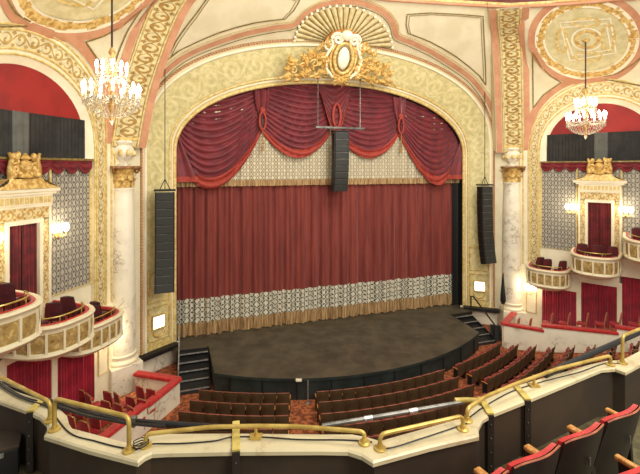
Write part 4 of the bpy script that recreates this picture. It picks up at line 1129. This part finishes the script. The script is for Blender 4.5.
# ------------------------------------------------------------------ mezzanine: parapet, rails, pipes, seats
ZL = -2.7
NEAR = [(-60,380),(4,402),(28,410.5),(40,416),(47,423),(47,429),(44,435),(90,449.5),(138,461.6),(145,456),(152,452.8),(165,452),(236,450.5),(320,450),(348,450.5),(362,455),(373,462),(430,446.5),(479,435.4),(478.5,427),(482.7,419),(492,413.4),(526,400),(601.5,369),(615,368),(625.6,371.7),(640,364),(720,328)]
nr = [on_z(*p, ZL) for p in NEAR]; fr = [on_z(*p, ZL) for p in LED_FAR]
bp = thing('balcony_parapet', on_z(236, 450, ZL)-Vector((0,0,.65)), 'curving balcony parapet with a cream marble ledge over a dark brown wall', 'parapet')
mb = MB(); dn = Vector((0,0,-.05)); inw = [(f_-n_).normalized()*.02 for n_, f_ in zip(nr, fr)]
mb.grid([[f_+dn for f_ in fr], fr, [n_+i_ for n_, i_ in zip(nr, inw)], [n_-Vector((0,0,.015)) for n_ in nr], [n_+dn for n_ in nr], [n_+i_*3+dn for n_, i_ in zip(nr, inw)]])
obj('marble_ledge', mb, M['ledge'], bp)
mb = MB(); wn = [n_+i_*2.5 for n_, i_ in zip(nr, inw)]
mb.grid([[p+Vector((0,0,-.04)) for p in wn], [p+Vector((0,0,-.9)) for p in wn]])
obj('inner_wall', mb, M['mezwall'], bp)
mb = MB(); wo = [f_-i_*3 for f_, i_ in zip(fr, inw)]
mb.grid([[p+Vector((0,0,-.04)) for p in wo], [p+Vector((0,0,-1.3)) for p in wo]])
obj('outer_wall', mb, M['ivory'], bp)
mb = MB(); ZM = -3.37
mb.add([p+Vector((0,0,ZM-ZL)) for p in wn] + [Vector((8,1.5,EYE+ZM)), Vector((-8,1.5,EYE+ZM))], [list(range(len(wn)+2))])
struct(obj('floor_mezzanine', mb, M['mezfloor']))
# wooden platform step at the far left
def pipe_path(px, z): return [on_z(a, b, z) for a, b in px]
def bend(P, r=.07):
    out = [P[0]]
    for i in range(1, len(P)-1):
        a, b, c = P[i-1], P[i], P[i+1]; r1 = min(r, (a-b).length*.45, (c-b).length*.45)
        s0 = b+(a-b).normalized()*r1; s1 = b+(c-b).normalized()*r1
        for k in range(6):
            t = k/5; out.append((s0*(1-t)+b*t)*(1-t)+(b*(1-t)+s1*t)*t)
    out.append(P[-1]); return out
RAILS = [
 ('low brass handrail at the far left end of the ledge', [(-40,372),(50,421)], .2, [], [(0,1),(1,1)]),
 ('tall brass handrail hoop in front of the left lower box', [(54.5,430),(129,451)], .325, [], []),
 ('long low brass handrail at the centre of the ledge', [(146,446),(364.5,443.5)], .115, [(163,444),(210,438.6),(256,437.5),(297,438),(330,440.5)], [(256,437.5)]),
 ('straight low brass handrail right of centre on the ledge', [(380,449),(463,429.5)], .14, [], []),
 ('long sloping brass handrail on the right of the ledge', [(467,421),(610.5,365)], .13, [(484,409),(515,395),(556,379.5)], [(534,386)]),
 ('tall brass handrail hoop at the right end of the ledge', [(622.5,363.5),(700,328)], .38, [], []),
]
for lab, ends, hgt, mids, sup in RAILS:
    b0, b1 = on_z(*ends[0], ZL), on_z(*ends[1], ZL); up = Vector((0,0,hgt))
    t = thing('brass_handrail', (b0+b1)/2, lab, 'handrail', 'brass handrails on the ledge')
    P = [b0, b0+up] + [on_z(*m_, ZL)+up for m_ in mids] + [b1+up, b1]
    obj('rail', MB().tube(bend(P), .021, 10), M['brass'], t, True)
    for b in [b0, b1]:
        obj('flange', MB().lathe(b, [(.058,0),(.058,.014),(.03,.022),(.027,.05)], 14), M['brass'], t, True)
    for s_ in sup:
        if s_[0] < 5: continue
        b = on_z(*s_, ZL); pst = MB().tube([b, b+up], .017, 8); pst.rbox(b+Vector((0,0,.01)), .12, .09, .02, .006); obj('support_post', pst, M['brass'], t, True)
def pipe(name, px, z, r, mat, lab, cat, ext=None):
    t = thing(name, on_z(*px[len(px)//2], z), lab, cat)
    obj('tube', MB().tube(catmull(pipe_path(px, z), 40), r, 10), mat, t, True); return t
t = pipe('lighting_pipe', [(-30,372),(0,384),(30,395),(62,406),(100,416),(132,421.5),(180,425),(233,428)], -2.78, .034, M['cable'], 'dark lighting pipe wrapped in cables behind the left ledge', 'pipe')
mb = MB()
for j in range(5):
    P = [(0,384),(20,390+2*j),(45,399+1.5*j),(62,405+j),(85,411+1.5*j),(110,418+j*.6),(132,421+j),(165,424+j*.6)]
    mb.tube(catmull([on_z(a, b+rnd.uniform(-1.5, 1.5), -2.74+.015*j) for a, b in P], 40), .012, 5)
obj('cable_bundle', mb, M['cable'], t, True)
for a, b in ((6,384),(20,391),(63,405),(133,421.5)): obj('clamp', MB().rbox(on_z(a, b, -2.76), .07, .07, .1, .01), M['pipe'], t)
t = pipe('lighting_pipe', [(322,426),(370,418),(420,409.5),(463,402)], -2.72, .026, M['pipe'], 'grey steel lighting pipe running in front of the centre stalls', 'pipe')
for a, b in ((368,418.3),(413,410.8)): obj('coupler', MB().tube([on_z(a-4, b+.7, -2.72), on_z(a+4, b-.7, -2.72)], .03, 10), M['metal'], t, True)
plab(obj('end_clamp', MB().tube([on_z(455,400.5,-2.7), on_z(466,400,-2.7), on_z(482,401,-2.66)], .03, 8), M['ybrack'], t, True), 'yellow end clamp')
t = pipe('lighting_pipe', [(545,375),(583,357.5),(610,345.5),(640,332),(690,309)], -2.62, .04, M['cable'], 'black lighting pipe beyond the right end of the ledge', 'pipe')
# yellow brackets across the ledge with dark straps down the wall
for px, pn, pf, wch in ((31, (31,411.5), (43,400.5), 'at the far left'), (236, (236,450.5), (236,424), 'beside the central handrail'), (490, (490,414), (481,399.5), 'at the right bend'), (527, (527,399.6), (515,386), 'on the straight right run')):
    a, b = on_z(*pn, ZL), on_z(*pf, ZL); d = (b-a); n = Vector((d.y, -d.x, 0)).normalized(); dn_ = Vector((d.x, d.y, 0)).normalized()
    t = thing('pipe_bracket', a, 'yellow pipe bracket and dark strap over the ledge, %s' % wch, 'bracket', 'pipe brackets on the ledge')
    obj('top_bar', MB().rbox((a+b)/2+Vector((0,0,.012)), .075, d.length+.04, .024, .006, n, dn_), M['ybrack'], t)
    obj('wall_strap', MB().rbox(a-dn_*.012+Vector((0,0,-.33)), .075, .03, .66, .008, n, dn_), M['strap'], t)
    for zz in (.1, .25, .4, .55): obj('bolt', MB().ball(a-dn_*.03-Vector((0,0,zz)), .01, n=6, m=4), M['pipe'], t)
# thin cables lying on the ledge
for lab, P in (('thin black cable along the left ledge', [(40,400),(52,412),(70,433),(95,441),(118,447),(137,449.5)]), ('thin black cable along the central ledge', [(137,449),(150,444),(180,443.5),(214,441),(232,437),(262,437),(300,439.5),(345,440),(372,442)]),
               ('thin black cable along the ledge right of centre', [(374,446),(390,448),(420,439),(440,432.5),(468,423)]), ('thin black cable along the right ledge', [(470,417),(486,405.5),(513,391),(545,381),(580,372),(605,363.5),(628,364)])):
    o = obj('ledge_cable', MB().tube(catmull([on_z(a, b, ZL+.008) for a, b in P], 50), .007, 5), M['cable'], None, True); tag(o, lab, 'cable', 'ledge cables')
o = obj('cable_coil', MB().tube([on_z(141, 447, ZL+.012)+Vector((.06*math.cos(k*.5)*(1+.3*math.sin(k)), .05*math.sin(k*.5), .002*k)) for k in range(34)], .006, 5), M['cable'], None, True)
tag(o, 'small coil of black cable on the ledge tip left of centre', 'cable')

# mezzanine seats
def mezz_seat():
    t = thing('mezzanine_chair', (0,0,0), '', 'chair')
    rows = []
    for i in range(9):
        q = i/8; z = .3+.66*q; hw = .318-.03*q**4
        rows.append([Vector((hw*x, -.12-.16*q-.07*(1-x*x), z+(.045*(1-x**4))*(q**3))) for x in [k/6-1 for k in range(13)]])
    f2 = [[p+Vector((0,.03,0)) for p in r] for r in rows]
    mb = MB().grid(rows); mb.grid([[r[0] for r in rows], [r[0] for r in f2]]); mb.grid([[r[-1] for r in rows], [r[-1] for r in f2]])
    obj('back_shell', mb, M['seatshell'], t, True)
    obj('wood_edge', MB().tube([rows[8][k]+Vector((0,.008,.003)) for k in range(13)], .0085, 6), M['seattrim'], t, True)
    f3 = [[p+Vector((0,.03+.06*math.sin(PI*(.15+.75*i/8))*(1-abs(k-6)/6*.4),-.005)) for k, p in enumerate(r)] for i, r in enumerate(f2)]
    mb = MB().grid(f3); mb.grid([f2[8], f3[8]]); mb.grid([[r[0] for r in f2], [r[0] for r in f3]]); mb.grid([[r[-1] for r in f2], [r[-1] for r in f3]])
    plab(obj('back_cushion', mb, M['redvel'], t, True), 'bright red plush back cushion')
    plab(obj('seat', MB().rbox((0, .02, .44), .5, .1, .34, .045, seg=3), M['redvel'], t, True), 'bright red plush tip-up seat, folded up')
    for sx in (-1, 1):
        ar = MB().rbox((sx*.335, -.05, .73), .055, .26, .045, .02, seg=3); a = obj('armrest', ar, M['wood'], t, True)
        obj('armrest_standard', MB().prism([(sx*.335-.018, -.2, 0), (sx*.335-.018, .0, 0), (sx*.335-.018, .05, .71), (sx*.335-.018, -.15, .71)], (.036, 0, 0)), M['seatshell'], a)
    obj('number_plate', MB().rbox((0, -.315, .74), .022, .012, .075, .004), M['pipe'], t)
    return t
ms = mezz_seat(); mfirst = True
rowd = (on_z(608,422,-2.4)-on_z(565,443,-2.4)); pitch = rowd.length; rowd.normalize(); face = Vector((-rowd.y, rowd.x, 0))
B0 = on_z(588, 437, -2.42); B0.z = EYE+ZM
for k, w in ((-2, 'cut off at the bottom edge'), (-1, 'second from the bottom edge'), (0, 'third from the bottom edge'), (1, 'touching the right edge')):
    p = B0 + rowd*(pitch*k) + face*.3
    lab = 'dark-backed red plush mezzanine seat in the front row, ' + w
    if mfirst: ms.location = p; ms.rotation_euler = (0,0,rotz_for(face)); ms['label'] = lab; ms['group'] = 'mezzanine seats'; mfirst = False
    else: copy_tree(ms, p, rotz_for(face), lab, 'mezzanine seats')
p = on_z(646, 474, -2.26); p.z = EYE+ZM+.16
copy_tree(ms, p + face*.3, rotz_for(face), 'red plush mezzanine seat in the second row at the bottom right corner', 'mezzanine seats')
c = on_z(4, 442, -3.05); c.z = EYE+ZM
t = thing('equipment_case', c, 'dark equipment case at the left edge below the ledge', 'case')
d_ = Vector((.86, .5, 0)); e_ = Vector((-.5, .86, 0))
obj('body', MB().rbox(c+Vector((0,0,.16)), .3, .36, .3, .015, d_, e_), M['black'], t)
obj('lid', MB().rbox(c+Vector((0,0,.33)), .32, .38, .04, .012, d_, e_), M['mezwall'], t)
obj('latch', MB().rbox(c-e_*.185+Vector((0,0,.28)), .05, .02, .05, .004, d_, e_), M['metal'], t)
